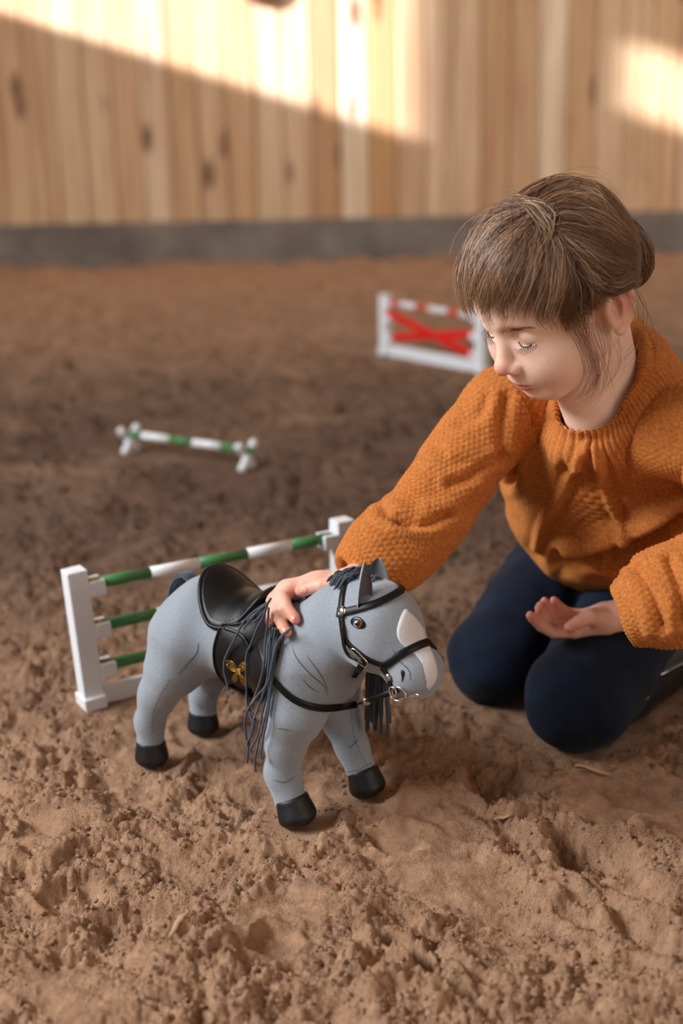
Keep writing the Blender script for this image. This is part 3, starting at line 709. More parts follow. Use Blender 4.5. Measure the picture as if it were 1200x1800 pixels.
inner = np.array(V[(nr-1)*na:nr*na]); mb = MB()
for j in range(0, na): p, q = inner[j], inner[(j+1) % na]; up = np.array([0, 0, .0006]); mb.tube([p+up, p*.4+q*.6+up], .0004, 5)
mb.build('rim_stitching', THREAD, root_s, True, kind='stuff')
seatv = np.array(V[:K])
horse_s = horse
FL = [(392, 1098), (383, 1116), (377, 1140), (378, 1166), (384, 1184), (398, 1205), (420, 1221), (448, 1234), (462, 1228), (474, 1205), (484, 1172), (492, 1140), (494, 1100), (480, 1068), (440, 1090), (415, 1098)]
fl, fr, frn = patch(horse, FL, .0022, .0022, 'flap', LEATH, root_s, 9, 96)
ob = spl(FL, 120, True); cc = ob.mean(0)
MB().tube(np.concatenate([fr, fr[:2]]), .0016, 8, cap=False).build('flap_piping', LEATH, fl, True)
S = march(horse, cc+(ob-cc)*.90, o=.0045); mb = MB()
for j in range(0, 120): mb.tube([S[j], S[j]*.45+S[(j+1) % 120]*.55], .00035, 5)
mb.build('flap_stitching', THREAD, fl, True, kind='stuff')
S = march(horse, spl([(395, 1104), (412, 1110), (425, 1118), (434, 1130), (440, 1143)], 24), o=.0055)
V_, F_ = strip(horse, S, .0045, .0018); new('flap_strap', npmesh('flap_strap', V_, F_), LEATH, root_s)
# golden butterfly embroidery
emb = MB()
def thread(px, r=.00033, n=18, closed=False): 
    S = march(horse, spl(px, n, closed), o=.0048); S = np.concatenate([S, S[:1]]) if closed else S; emb.tube(S, r, 5)
wings = [((417, 1181), (399, 1163), 7.5), ((417, 1181), (433, 1166), 7.), ((415, 1184), (411, 1197), 5.5), ((420, 1184), (432, 1204), 5.)]
for (bx, by), (tx, ty), w in wings:
    ax = np.array([tx-bx, ty-by], float); L = np.linalg.norm(ax); ax /= L; s = np.array([-ax[1], ax[0]]); b = np.array([bx, by], float)
    thread([b, b+ax*L*.45+s*w*.8, b+ax*L*.85+s*w*.75, b+ax*L*1.05, b+ax*L*.85-s*w*.75, b+ax*L*.45-s*w*.8], closed=True, n=30)
    for k in (-.6, -.3, 0, .3, .6): thread([b+ax*2, b+ax*L*.5+s*w*k*.8, b+ax*L*.92+s*w*k], n=8, r=.00026)
    for f in (.55, .75): thread([b+ax*L*f+s*w*.7, b+ax*L*(f+.06), b+ax*L*f-s*w*.7], n=8, r=.00024)
for k in range(7): thread([(414+k*.6, 1178+k*1.3), (421+k*.3, 1176+k*1.4)], .0007, 3)
emb.build('gold_embroidery', GOLD, fl, True, kind='stuff', label='gold thread butterfly on the black flap')

# ------------------------------------------------------------------ bridle
root_b = empty('toy_bridle', hw((.22, 0, .27))[0], 'black leather toy bridle with chrome buckles and reins, on the horse head', 'toy bridle')
def bstrap(name, px, w=.0088, th=.0018, n=60, off=.0008, parent=None, far=None, fnn=horse):
    S = march(fnn, spl(px, n), o=off)
    if far is not None: # run on round the far side
        F_ = snap(fnn, hw(*far), off); S = spl(np.concatenate([S[::4], F_]), n+24); S = snap(fnn, S, off, 3)
    V, F = strip(fnn, S, w, th); o = new(name, npmesh(name, V, F), LEATH, parent or root_b)
    mb = MB(); N_ = grad(fnn, S); T = nrm(np.gradient(S, axis=0)); B = np.cross(N_, T)
    for s in (-1, 1):
        Q_ = S+N_*(th+.0001)+B*s*w*.36
        for i in range(0, len(S)-1): mb.tube([Q_[i], Q_[i]*.5+Q_[i+1]*.5], .00022, 4)
    mb.build('strap_stitching', THREAD, o, True, kind='stuff'); return o
bstrap('cheek_strap', [(613, 1011), (606, 1026), (601, 1048), (599, 1074), (601, 1096), (604, 1116), (611, 1130), (625, 1143), (640, 1155), (655, 1163), (672, 1169)], .0072, n=80)
bstrap('browband', [(600, 1077), (618, 1073), (640, 1067), (662, 1060), (686, 1049), (702, 1039), (709, 1031)], .0090, far=[(.225, -.030, .305), (.215, -.043, .290)])
bstrap('noseband', [(671, 1172), (684, 1165), (700, 1153), (720, 1142), (742, 1132), (758, 1128)], .0092, far=[(.283, -.020, .250), (.268, -.034, .235)])
bstrap('throat_strap', [(601, 1100), (603, 1120), (606, 1138), (614, 1152), (630, 1160)], .0045, n=40, off=.0030)
bstrap('bit_strap', [(672, 1174), (680, 1186), (685, 1200), (688, 1214)], .0070, n=24)
def stud(px, r, lab=None, off=.0026):
    c = march(horse, [px], o=off)[0]; n = grad(horse, c[None])[0]; o = disc('stud', c, n, r, r*.45, CHROME, root_b); t = nrm(np.cross(n, [0, 0, 1.])); b = np.cross(n, t)
    a = np.linspace(0, 2*math.pi, 25); MB().tube(c+(np.cos(a)[:, None]*t+np.sin(a)[:, None]*b)*r, r*.16, 6, cap=False).build('stud_rim', CHROME, o, True)
c0 = march(horse, [(600, 1076)], o=.001)[0]; n0 = grad(horse, c0[None])[0]; t0_ = nrm(np.cross(cU, n0)); MB().box(c0+n0*.001, (.0125, .0125, .0030), np.stack([t0_, np.cross(n0, t0_), n0], 1), .0008).build('stud_plate', LEATH, root_b)
stud((600.5, 1074), .0048); stud((681, 1191), .0042)
# buckle frames: bent wire rectangles
def wire(pts, r, name, parent=root_b, closed=True, mat=CHROME):
    P_ = spl(pts, 44, closed); P_ = np.concatenate([P_, P_[:2]]) if closed else P_
    return MB().tube(P_, r, 8, cap=not closed).build(name, mat, parent, True)
wire(march(horse, [(615, 1143), (622, 1141), (636, 1154), (646, 1166), (642, 1172), (634, 1168), (620, 1155)], o=.0040), .0010, 'buckle')
wire(march(horse, [(617, 1147), (626, 1156), (636, 1165)], o=.0046), .0007, 'buckle_tongue', closed=False)
S = march(horse, spl([(640, 1160), (634, 1172), (626, 1184), (621, 1190)], 14), o=.003); V_, F_ = strip(horse, S, .0080, .0016); new('strap_end', npmesh('strap_end', V_, F_), LEATH, root_b)
hk = hl(march(horse, [(690, 1214)], o=.004))[0]; vb = hk[1]
wire(hpl([(690, 1212), (700, 1208), (710, 1216), (712, 1226), (702, 1232), (692, 1228)], vb), .0012, 'bit_ring')
wire(hpl([(694, 1232), (706, 1234), (720, 1229), (735, 1223), (732, 1221), (716, 1226), (702, 1229)], vb-.002), .0011, 'bit_bar')
wire(hpl([(684, 1210), (692, 1209), (696, 1220), (688, 1226)], vb+.002), .0010, 'bit_buckle')
def depthmix(px, off, vpl, n, fns=None):
    """points on the surface where the view ray meets it, else on the upright plane v = vpl beside the horse"""
    px = spl(px, n); fn = fns or horse; S = march(fn, px, o=off); bad = fn(S) > off+.004; Pl = hpl(px, vpl)
    tS = np.linalg.norm(S-cC, axis=1); tP = np.linalg.norm(Pl-cC, axis=1)
    t = np.where(bad, tP, np.minimum(tS, tP if vpl > .06 else 9)); 
    for _ in range(3): t[1:-1] = .25*t[:-2]+.5*t[1:-1]+.25*t[2:]
    t = np.where(bad, t, np.minimum(t, tS)); return cC+nrm(px[:, None, :][:, 0] @ np.array([[0, 0, 0], [0, 0, 0]])+0+ray_n(px))*t[:, None]
def ray_n(px): return nrm(cF+((px[:, :1]-600)/FPX)*cR-((px[:, 1:]-900)/FPX)*cU)
def withseat(P): return np.minimum(horse(P), cap(hl(P), (-.05, 0, .225), (.035, 0, .225), .046))
S1 = depthmix([(700, 1213), (688, 1217), (668, 1224), (640, 1233), (606, 1240), (570, 1243), (540, 1238), (512, 1225), (488, 1203), (470, 1174), (459, 1140), (455, 1105), (458, 1078), (468, 1058), (482, 1046)], .0025, vb, 90)
N1 = grad(horse, S1); N1 = nrm(N1*.5-ray_n(spl([(700, 1213), (482, 1046)], 90))*1.); V_, F_ = ribbon(S1, N1, .0058, .0018)
rein = new('rein', npmesh('rein', V_, F_), LEATH, root_b)
S2 = S1[::1][17:84]-np.array([0, 0, .0045])+N1[17:84]*-.0006; V_, F_ = ribbon(S2, N1[17:84], .0030, .0014); new('rein_inner', npmesh('rein_inner', V_, F_), LEATH, root_b)
c1 = S1[14]; 
for k, i in enumerate((13,)):
    c = S1[i]+N1[i]*.002; disc('stud', c, N1[i], .0048, .0020, CHROME, root_b)

# ------------------------------------------------------------------ mane, forelock and tail yarn
rs = np.random.RandomState(5); paths = []
near = [[(468, 1060), (440, 1080), (425, 1098), (413, 1122), (396, 1156), (394, 1180), (399, 1200), (402, 1215), (410, 1218)],
        [(470, 1062), (462, 1086), (452, 1104), (442, 1130), (433, 1152), (433, 1190), (435, 1240), (448, 1262), (441, 1285), (434, 1310)],
        [(472, 1068), (470, 1096), (466, 1130), (464, 1165), (458, 1195), (446, 1228), (434, 1252), (430, 1272), (433, 1300)],
        [(476, 1098), (474, 1130), (472, 1165), (468, 1200), (455, 1240), (442, 1275), (437, 1310), (434, 1342)],
        [(480, 1104), (477, 1130), (475, 1168), (472, 1205), (462, 1250), (452, 1295), (440, 1318), (444, 1322)],
        [(484, 1104), (480, 1132), (477, 1170), (473, 1210), (468, 1252), (457, 1292), (449, 1330), (448, 1352), (451, 1357)],
        [(488, 1106), (483, 1134), (478, 1172), (475, 1212), (470, 1258), (462, 1300), (458, 1335), (462, 1330)],
        [(506, 1110), (494, 1118), (485, 1136), (478, 1165), (470, 1200), (450, 1226), (438, 1246), (446, 1275), (438, 1300)],
        [(512, 1104), (498, 1116), (488, 1132), (484, 1150), (481, 1180), (474, 1220), (466, 1255)],
        [(474, 1056), (464, 1068), (456, 1078), (446, 1082), (436, 1088), (440, 1094), (452, 1088), (466, 1072)],
        [(476, 1052), (470, 1060), (458, 1070), (446, 1082), (436, 1094), (428, 1106)]]
for k, px in enumerate(near): paths.append(depthmix(px, .0052+.0014*(k % 4), .066+.0015*(k % 3), 60))
for q_ in paths: yarn_mesh('mane_strand', [q_], .0014, YARN, root_h)
paths = []
for k in range(16):    # strands that hang on the far side, seen under the jaw
    a = k/15; x0 = 642+a*36; y1 = 1262+rs.rand()*34-14*abs(a-.5); dx = rs.uniform(-8, 8)
    v0 = -.048-.012*rs.rand()
    paths.append(spl(hpl([(x0, 1150), (x0+2, 1190), (x0+dx*.4, 1225), (x0+dx, y1)], v0), 24))
for q_ in paths: yarn_mesh('mane_strand', [q_], .0019, YARN, root_h)
paths = []
crest = [(.075, .253), (.100, .262), (.125, .274), (.150, .287), (.170, .297), (.186, .303), (.200, .309), (.212, .311)]
cr = spl([(a, 0, b) for a, b in crest], 46)
for i, p in enumerate(cr):   # crest row: short loops lying across the neck to the far side
    for s in (0, 1):
        vn = rs.uniform(-.002, .012); L = .05+.03*rs.rand(); du = rs.uniform(-.004, .004)
        path = [(p[0]+du, .014+vn, p[2]-.012), (p[0]+du*.6, .010+vn*.6, p[2]-.001), (p[0], 0, p[2]+.009), (p[0]-du, -.014, p[2]+.001), (p[0]-du, -.036, p[2]-.020), (p[0]+rs.uniform(-.01, .01), -.050, p[2]-L)]
        paths.append(spl(hw(*path), 20))
for k in range(34):          # forelock bundle behind the ears
    a = k/33; vv0 = .022-.046*rs.rand(); p0 = np.array([.140+.038*a, vv0, .292+.014*a-.35*abs(vv0)]); t = rs.uniform(-.4, .4)
    paths.append(spl(hw(p0, p0+[.004, -.004, .012], p0+[.008, -.008, .020], p0+[.011, -.016+t*.01, .018], p0+[.016, -.026+t*.01, .006]), 14))
yarn_mesh('mane', paths, .0015, YARN, root_h, kind='stuff')
paths = []
for k in range(22):
    o = rs.uniform(-.009, .009, 2); e = rs.uniform(-.012, .012, 3)
    paths.append(spl(hw((-.088, o[0], .250), (-.104, o[0], .256+abs(o[1])*.3), (-.122, o[0]*1.2, .238+o[1]), (-.133+o[1], o[0]*1.4, .200), (-.128+e[0], -.004+e[1], .150), (-.118+e[0], -.010+e[1], .100+e[2])), 40))
yarn_mesh('tail', paths, .0018, YARN, root_h, kind='stuff')
def settle(root):
    bpy.context.view_layer.update(); L = -Vector(root.location)
    def rec(o):
        for ch in o.children:
            if ch.type == 'MESH': ch.data.transform(Matrix.Translation(L))
            rec(ch)
    rec(root)
for r_ in (root_h, root_s, root_b): settle(r_)

# ------------------------------------------------------------------ the girl
KR, KL = G(872, 1152, .068), G(1016, 1226, .068)
HC = np.array([.435, 2.03, .185]); HR_, HL_ = np.array([.345, 2.06, .165]), np.array([.475, 1.985, .165])
KR[2] = .068; KL[2] = .068
FRt, FLt = KR+np.array([.062, .310, -.012]), KL+np.array([.225, .250, -.022])
root_p = empty('person', (.33, 1.85, 0), 'girl in orange knitted sweater kneeling in the sand with one hand on the horse', 'person')
def trousers(P):
    d = ell(P, HC, (.135, .12, .105))
    for h_, k, r0, r1, sd in ((HR_, KR, .078, .066, nrm(FRt-KR)), (HL_, KL, .080, .069, nrm(FLt-KL))):
        e = cap(P, h_, k, r0, r1); e = smin(e, sph(P, k+np.array([0, 0, -.004]), r1-.001), .02)
        f = nrm(k-h_); e = smin(e, cap(P, k+sd*.02+(0, 0, -.012), k+sd*.12+(0, 0, -.014), .056, .050), .02)
        d = smin(d, e, .018)
    d = d+.0016*noise3(P*38, 3)+.0035*noise3(P*17, 4)
    return smax(d, -(P[:, 2]+.012), .01)
def boot(k, ft):
    a = nrm(ft-k); up = np.array([0, 0, 1.]); s = np.cross(a, up)
    def f(P):
        e = cap(P, k+a*.065+up*(-.010), ft+a*.0, .056, .041)
        e = smin(e, cap(P, ft+up*.006, ft+a*.050+up*-.008, .038, .034), .02)
        e = smin(e, cap(P, ft+a*.02+up*-.005, ft+a*.125+up*.012, .032, .024), .02)
        e = e+.0012*noise3(P*45, 9)
        return smax(e, -(P[:, 2]-.004), .008)
    return f
V, Q = surface(trousers, (.02, 1.56, -.02), (.68, 2.22, .33), .0042)
m = Mat('navy_cloth', rough=.85, Specular_IOR_Level=.2, Sheen_Weight=.04); P = m.pos(); n1 = m.noise(P, 900, 3); n0 = m.noise(P, 26, 3)
base_c = m.ramp(n0, [(.3, srgb(9, 16, 30)), (.7, srgb(15, 28, 48))]); spk = m.math('GREATER_THAN', m.noise(P, 620, 2, .8), .70)
low = m.math('MULTIPLY', m.math('SUBTRACT', .055, m.n('SeparateXYZ', Vector=P).outputs[2], clamp=True), 22., clamp=True)
m.col(m.mix(m.math('MULTIPLY', spk, low), base_c, srgb(190, 160, 130))); m.bump(n1, .25, .0005); NAVY = m.done()
new('trousers', npmesh('trousers', V, Q), NAVY, root_p)
m = Mat('black_boot', srgb(14, 14, 16), .5); m.bump(m.noise(m.pos(), 300, 4), .2, .0006); BOOT = m.done()
for k, ft in ((KR, FRt), (KL, FLt)):
    f = boot(k, ft); V, Q = surface(f, np.minimum(k, ft)-.12, np.maximum(k, ft)+.18, .004); b = new('boot', npmesh('boot', V, Q), BOOT, root_p)
    a = nrm(ft-k); s = np.cross(a, [0, 0, 1.])
    zp = snap(f, np.array([k+a*t+s*.05+np.array([0, 0, .012]) for t in np.linspace(.10, .28, 24)]), .0005); V_, F_ = strip(f, zp, .010, .0022); new('zip_flap', npmesh('zip_flap', V_, F_), BOOT, b)
    MB().tube(zp+grad(f, zp)*.003, .0011, 6).build('zip', CHROME, b, True)
    bc = snap(f, k[None]+a*.075+s*.06+np.array([0, 0, .0]), .001)[0]; nb = grad(f, bc[None])[0]; t = nrm(np.cross(nb, [0, 0, 1.])); c2 = np.cross(nb, t)
    P_ = [bc+nb*.002+(t*x+c2*y)*.007 for x, y in ((-1, -1), (1, -1), (1, 1), (-1, 1), (-1, -1))]; MB().tube(P_, .0011, 6).build('buckle', CHROME, b, True)

# head: local axes f (forward), l (her left), u (up)
HS = 1.085
HM = np.stack([nrm([-.7525, -.462, -.4694]), nrm([.5526, -.8306, -.0683]), [0, 0, 0]]); HM[1] = nrm(HM[1]-HM[1]@HM[0]*HM[0]); HM[2] = np.cross(HM[0], HM[1])
HX = np.array([.2516, 1.640, .6222])
def fw(p): return HX+(np.asarray(p, float).reshape(-1, 3)*HS)@HM
def fl_(P): return ((P-HX)@HM.T)/HS
NB = np.array([.330, 1.715, .475])
def cran(q): return smin(ell(q, (-.010, 0, .025), (.088, .076, .0755)), ell(q, (.033, 0, .020), (.055, .061, .054)), .02)
def head_l(q):
    A_ = np.abs(q[:, 1]); w = np.stack([q[:, 0], A_, q[:, 2]], 1)
    d = cran(q)
    d = smin(d, ell(q, (.034, 0, -.030), (.047, .052, .056)), .018)
    d = smin(d, cap(w, (.0, .043, -.045), (.052, .018, -.078), .022, .017), .018)
    d = smin(d, ell(q, (.056, 0, -.079), (.020, .021, .018)), .010)
    d = smin(d, ell(w, (.047, .032, -.040), (.029, .025, .029)), .024)
    d = smin(d, cap(w, (.069, .010, .018), (.056, .040, .016), .011, .010), .012)
    d = smax(d, -ell(w, (.085, .026, .003), (.018, .015, .011)), .010)
    d = smin(d, ell(w, (.0600, .0285, .0000), (.0170, .0175, .0145)), .0035)
    n = cap(q, (.076, 0, .006), (.0900, 0, -.0285), .0068, .0082); n = smin(n, sph(q, np.array([.0935, 0, -.0325]), .0094), .006)
    n = smin(n, ell(w, (.0860, .0098, -.0365), (.0085, .0058, .0062)), .004); d = smin(d, n, .0065)
    d = smax(d, -ell(w, (.0920, .0058, -.0428), (.0045, .0026, .0030)), .002)
    d = smin(d, ell(q, (.0665, 0, -.0550), (.0200, .0250, .0150)), .010)
    L1 = ell(q, (.0800, 0, -.0600), (.0060, .0160, .0042)); L2 = ell(q, (.0775, 0, -.0672), (.0066, .0140, .0048))
    d = smin(d, L1, .003); d = smin(d, L2, .003)
    mo = [(.0870, 0, -.0640), (.0840, .0085, -.0625), (.0790, .0150, -.0595), (.0725, .0205, -.0560)]
    for a, b in zip(mo, mo[1:]): d = smax(d, -cap(w, a, b, .0011, .0007), .0016)
    # lash line of the lowered lid
    ld = [(.0745, .0155, -.0070), (.0768, .0225, -.0098), (.0758, .0305, -.0098), (.0695, .0405, -.0055)]
    for a, b in zip(ld, ld[1:]): d = smax(d, -cap(w, a, b, .0010), .0016)
    cr_ = [(.0775, .0155, .0060), (.0770, .0275, .0090), (.0680, .0405, .0055)]
    for a, b in zip(cr_, cr_[1:]): d = smax(d, -cap(w, a, b, .0007), .0018)
    # ears
    e = ell(w, (-.010, .0795, -.008), (.0175, .0075, .0290), EARR); e = smax(e, -ell(w, (-.0065, .0905, -.002), (.0120, .0140, .0195), EARR), .002)
    hx = [(.002, .0790, -.022), (.004, .0800, .000), (.001, .0840, .014), (-.009, .0875, .0205), (-.020, .0880, .0150), (-.0255, .0860, .002), (-.0240, .0840, -.013), (-.0165, .0815, -.026), (-.0060, .0790, -.033)]
    hx = [np.array(h_) for h_ in hx]
    for a, b in zip(hx, hx[1:]): e = smin(e, cap(w, a+np.array([0, .0015, 0]), b+np.array([0, .0015, 0]), .0040), .0016)
    for a, b in (((-.010, .0850, .012), (-.0155, .0850, -.004)), ((-.0155, .0850, -.004), (-.010, .0830, -.020))): e = smin(e, cap(w, a, b, .0024), .003)
    e = smin(e, ell(w, (.0015, .0790, -.012), (.0045, .004, .0055)), .003)
    e = smin(e, ell(w, (-.006, .0785, -.033), (.0075, .0045, .0065)), .004)
    return smin(d, e, .004)
ca_, sa_ = math.cos(-.12), math.sin(-.12); EARR = np.array([[ca_, 0, -sa_], [0, 1, 0], [sa_, 0, ca_]])
NK0 = fw((-.030, 0, -.045))[0]
def head(P):
    d = head_l(fl_(P))*HS
    n = cap(P, NK0, NB, .045, .046); n = smin(n, cap(P, fw((.012, 0, -.062))[0], NB+np.array([-.02, -.03, .0]), .030, .040), .02)
    d = smin(d, n, .014)
    ch = ell(P, NB+np.array([.01, .045, -.055]), (.075, .055, .045)); return smin(d, ch, .04)
V1, Q1 = surface(head, HX+(-.17, -.13, -.24), HX+(.22, .19, .125), .0017, 6)
# hands and forearms
def finger(P, pts, rs_): 
    d = None
    for a, b, r0, r1 in zip(pts, pts[1:], rs_, rs_[1:]): c = cap(P, a, b, r0, r1); d = c if d is None else smin(d, c, .0012)
    return d
def ap(px, v): return hpl([px], v)[0]
sf = lambda px, o: march(horse, [px], o=o)[0]
RH = dict(thumb=([ap((598, 1026), -.006), ap((566, 1029), .006), ap((536, 1035), .013), ap((529, 1038), .014)], [.0105, .0088, .0082, .0074]),
    index=([ap((512, 1036), .008), ap((497, 1049), .024), sf((503, 1068), .012), sf((516, 1084), .0075), sf((519, 1089), .0070)], [.0098, .0082, .0076, .0066, .0058]),
    middle=([ap((506, 1036), .002), ap((489, 1052), .022), sf((488, 1080), .012), sf((499, 1105), .0075), sf((504, 1111), .0070)], [.0098, .0084, .0078, .0068, .0060]),
    ring=([ap((500, 1036), -.006), ap((482, 1052), .016), sf((478, 1074), .011), sf((476, 1091), .0075), sf((476, 1096), .0070)], [.0095, .0078, .0072, .0064, .0056]),
    little=([ap((498, 1036), -.012), ap((480, 1046), .004), ap((476, 1058), .018), ap((475, 1066), .022), ap((475, 1070), .022)], [.0085, .0068, .0062, .0056, .005]))
WR = ap((612, 1026), -.030); 
def rhand(P):
    d = cap(P, ap((505, 1038), .004), ap((560, 1029), -.012), .0140, .0145)
    d = smin(d, cap(P, ap((505, 1042), -.010), ap((560, 1032), -.024), .013, .0140), .012)
    d = smin(d, cap(P, ap((560, 1030), -.018), WR, .0155, .0165), .014); d = smin(d, cap(P, WR, PY(676, 985, 1.665), .0170, .026), .01)
    for k, (p, r) in RH.items(): d = smin(d, finger(P, p, r), .0045 if k != 'thumb' else .007)
    return d
V2, Q2 = surface(rhand, WR+(-.14, -.12, -.07), WR+(.10, .12, .08), .0013, 6)
tz = lambda px, o: march(trousers, [px], o=o)[0]
y0 = tz((1040, 1092), .020)[1]
def lp(px, dy): return PY(px[0], px[1], y0+dy)
LH = dict(thumb=([lp((1052, 1085), -.004), lp((1036, 1084), -.018), lp((1016, 1094), -.022), lp((1001, 1103), -.023)], [.0125, .0110, .0088, .0078]),
    index=([lp((1008, 1108), .002), lp((972, 1110), -.002), lp((951, 1100), -.010), lp((936, 1086), -.016), lp((932, 1082), -.017)], [.0105, .0090, .0080, .0068, .0060]),
    middle=([lp((1008, 1100), .010), lp((968, 1097), .010), lp((952, 1084), -.002), lp((949, 1069), -.010), lp((950, 1065), -.011)], [.0100, .0088, .0080, .0070, .0062]),
    ring=([lp((1010, 1092), .020), lp((978, 1086), .022), lp((964, 1074), .012), lp((957, 1060), .006), lp((957, 1057), .005)], [.0095, .0084, .0076, .0066, .0058]),
    little=([lp((1014, 1082), .028), lp((996, 1076), .030), lp((984, 1067), .024), lp((975, 1057), .018), lp((973, 1055), .017)], [.0088, .0074, .0066, .0058, .0052]))
WL = lp((1098, 1080), .012)
def lhand(P):
    d = cap(P, lp((1012, 1106), .006), lp((1064, 1092), .004), .0120, .0150)
    d = smin(d, cap(P, lp((1016, 1086), .028), lp((1066, 1082), .022), .0105, .0150), .012)
    d = smin(d, cap(P, lp((1014, 1097), .018), lp((1060, 1088), .014), .0110, .0140), .014)
    d = smin(d, cap(P, lp((1066, 1086), .012), WL, .0185, .0185), .014); d = smin(d, cap(P, WL, PY(1190, 1058, y0+.02), .0190, .026), .012)
    d = smin(d, ell(P, lp((1050, 1086), -.006), (.0150, .011, .0120)), .008)
    d = smax(d, -ell(P, lp((1022, 1080), .006), (.016, .012, .0065)), .010)
    for k, (p, r) in LH.items(): d = smin(d, finger(P, p, r), .004 if k != 'thumb' else .006)
    return d
V3, Q3 = surface(lhand, WL+(-.15, -.10, -.07), WL+(.10, .10, .07), .0013, 6)
SHR, SHL = PY(880, 722, 1.775), np.array([.455, 1.640, .450])
def trunk(P):
    d = cap(P, HC+(-.02, -.03, .06), NB+np.array([.02, .06, -.10]), .050, .045); d = smin(d, cap(P, SHR+np.array([.03, 0, -.02]), SHL+np.array([-.02, .03, -.02]), .030, .030), .03)
    d = smin(d, cap(P, SHR, PY(668, 965, 1.665), .036, .026), .02)
    el = PY(1298, 960, 1.59); return smin(d, smin(cap(P, SHL, el, .032, .028), cap(P, el, PY(1190, 1058, y0+.02), .028, .024), .01), .02)
V4, Q4 = surface(trunk, (.0, 1.45, .05), (.72, 2.2, .62), .009, 4)
n1_, n2_, n3_ = len(V1), len(V1)+len(V2), len(V1)+len(V2)+len(V3)
VV = np.concatenate([V1, V2, V3, V4]); QQ = np.concatenate([Q1, Q2+n1_, Q3+n2_, Q4+n3_])
q = fl_(VV); A_ = np.abs(q[:, 1]); w = np.stack([q[:, 0], A_, q[:, 2]], 1)
gs = lambda c, r: np.exp(-(((w-np.array(c))/np.array(r))**2).sum(1))
L1 = ell(q, (.0800, 0, -.0600), (.0066, .0172, .0045)); L2 = ell(q, (.0775, 0, -.0672), (.0072, .0150, .0052))
lip = sst(.0012, -.0004, np.minimum(L1, L2))*(q[:, 0] > .067)*(A_ < .019)
blush = .9*gs((.100, 0, -.034), (.016, .016, .014))+.22*gs((.060, .038, -.040), (.026, .022, .022))+.75*gs((-.012, .084, -.006), (.022, .012, .030))+.3*gs((.08, .03, -.012), (.012, .016, .012))
idx = np.arange(len(VV)); hand = ((idx >= n1_) & (idx < n3_)).astype(float)
tips = np.zeros(len(VV))
for D_ in (RH, LH):
    for k, (p, r) in D_.items(): tips = np.maximum(tips, np.exp(-(np.linalg.norm(VV-p[-1], axis=1)/.016)**2))
blush = np.clip(blush+hand*(.55+.45*tips), 0, 1.)
m = Mat('skin', rough=.52, Subsurface_Weight=.12, Subsurface_Scale=.012, Specular_IOR_Level=.35); m.b.inputs['Subsurface Radius'].default_value = (1, .35, .2)
P = m.pos(); n1 = m.noise(P, 45, 3)
c = m.mix(n1, srgb(236, 200, 178), srgb(242, 208, 190)); c = m.mix(m.math('MULTIPLY', m.attr('blush'), .75), c, srgb(214, 122, 98))
c = m.mix(m.math('MULTIPLY', m.attr('lip'), .85), c, srgb(196, 98, 88)); m.col(c); m.bump(m.noise(P, 1100, 2), .12, .0003); SKIN = m.done()
body_p = new('body', npmesh('body', VV, QQ, attrs={'lip': lip, 'blush': blush}), SKIN, root_p)
NAIL = Mat('nail', srgb(236, 172, 150), .4).done()
def nail(fn, px, w_, l_, ang, depth_t0=.8):
    a = math.radians(ang); ax = np.array([math.cos(a), math.sin(a)]); sx_ = np.array([-ax[1], ax[0]]); t = np.linspace(0, 2*math.pi, 14, endpoint=False)
    pts = np.array([np.array(px)+ax*l_*math.cos(k)+sx_*w_*math.sin(k) for k in t]); patch(fn, pts, .0001, .00025, 'fingernail', NAIL, body_p, 3, 28, .0001)
nail(rhand, (534, 1037), 6.5, 6.5, 170); nail(rhand, (515, 1086), 3.4, 4.6, 50); nail(rhand, (499, 1107), 3.4, 5., 65); nail(rhand, (473, 1090), 2.4, 4.6, 85)
nail(lhand, (999, 1103), 3.4, 4.6, 140)

# lashes and brows
m = Mat('lash', srgb(44, 30, 24), .6); LASH = m.done(); m = Mat('brow_hair', srgb(176, 134, 104), .7); BROW = m.done()
rs = np.random.RandomState(11)
for s in (1, -1):
    mb = MB()
    for t in np.linspace(0, .999, 22):
        a = spl([(.0742, .0155, -.0072), (.0770, .0225, -.0100), (.0760, .0310, -.0100), (.0692, .0412, -.0055)], 31)[int(t*30)]
        a = np.array([a[0], a[1], a[2]]); out = np.array([1., (t-.42)*1.0, -.75-.1*rs.rand()]); out = nrm(out); Ln = .0075+.0025*math.sin(t*3.14)+.001*rs.rand()
        pts = [a, a+out*Ln*.5+np.array([0, 0, -.0006]), a+out*Ln+np.array([0, (t-.4)*.002, .0012])]; pts = np.array(pts); pts[:, 1] *= s
        mb.tube(spl(fw(pts), 6), np.linspace(.00032, .00010, 6), 4)
    ll_ = np.array([(.0748, .0155, -.0070), (.0775, .0225, -.0100), (.0764, .0310, -.0100), (.0698, .0408, -.0056)]); ll_[:, 1] *= s
    mb.tube(spl(fw(ll_), 24), .00055, 5)
    mb.build('eyelashes', LASH, root_p, True)
    bl_ = spl([(878, 582), (890, 582), (906, 580), (923, 577), (939, 576)], 60); mb = MB(); t = rs.rand(110); c_ = bl_[(t*54).astype(int)]; tn = bl_[(t*54).astype(int)+4]-c_
    c_ = c_+np.stack([rs.uniform(-1, 1, 110), rs.uniform(-4.2, 3.4, 110)*(1-.55*t)], 1); d_ = nrm(tn)*rs.uniform(6, 10, (110, 1))+np.stack([0*t, -2.6+3.*t], 1)
    A3, M3, B3 = (march(head, c_+d_*k_, o=.0003) for k_ in (0, .5, 1))
    for a, m3, b in zip(A3, M3, B3):
        W_ = np.array([a, m3, b])
        if s < 0: W_ = fl_(W_); W_[:, 1] *= -1; W_ = fw(W_)
        mb.tube(W_, np.array([.00016, .00016, .00007]), 3)
    mb.build('eyebrow', BROW, root_p, True, kind='stuff')
mb = MB()
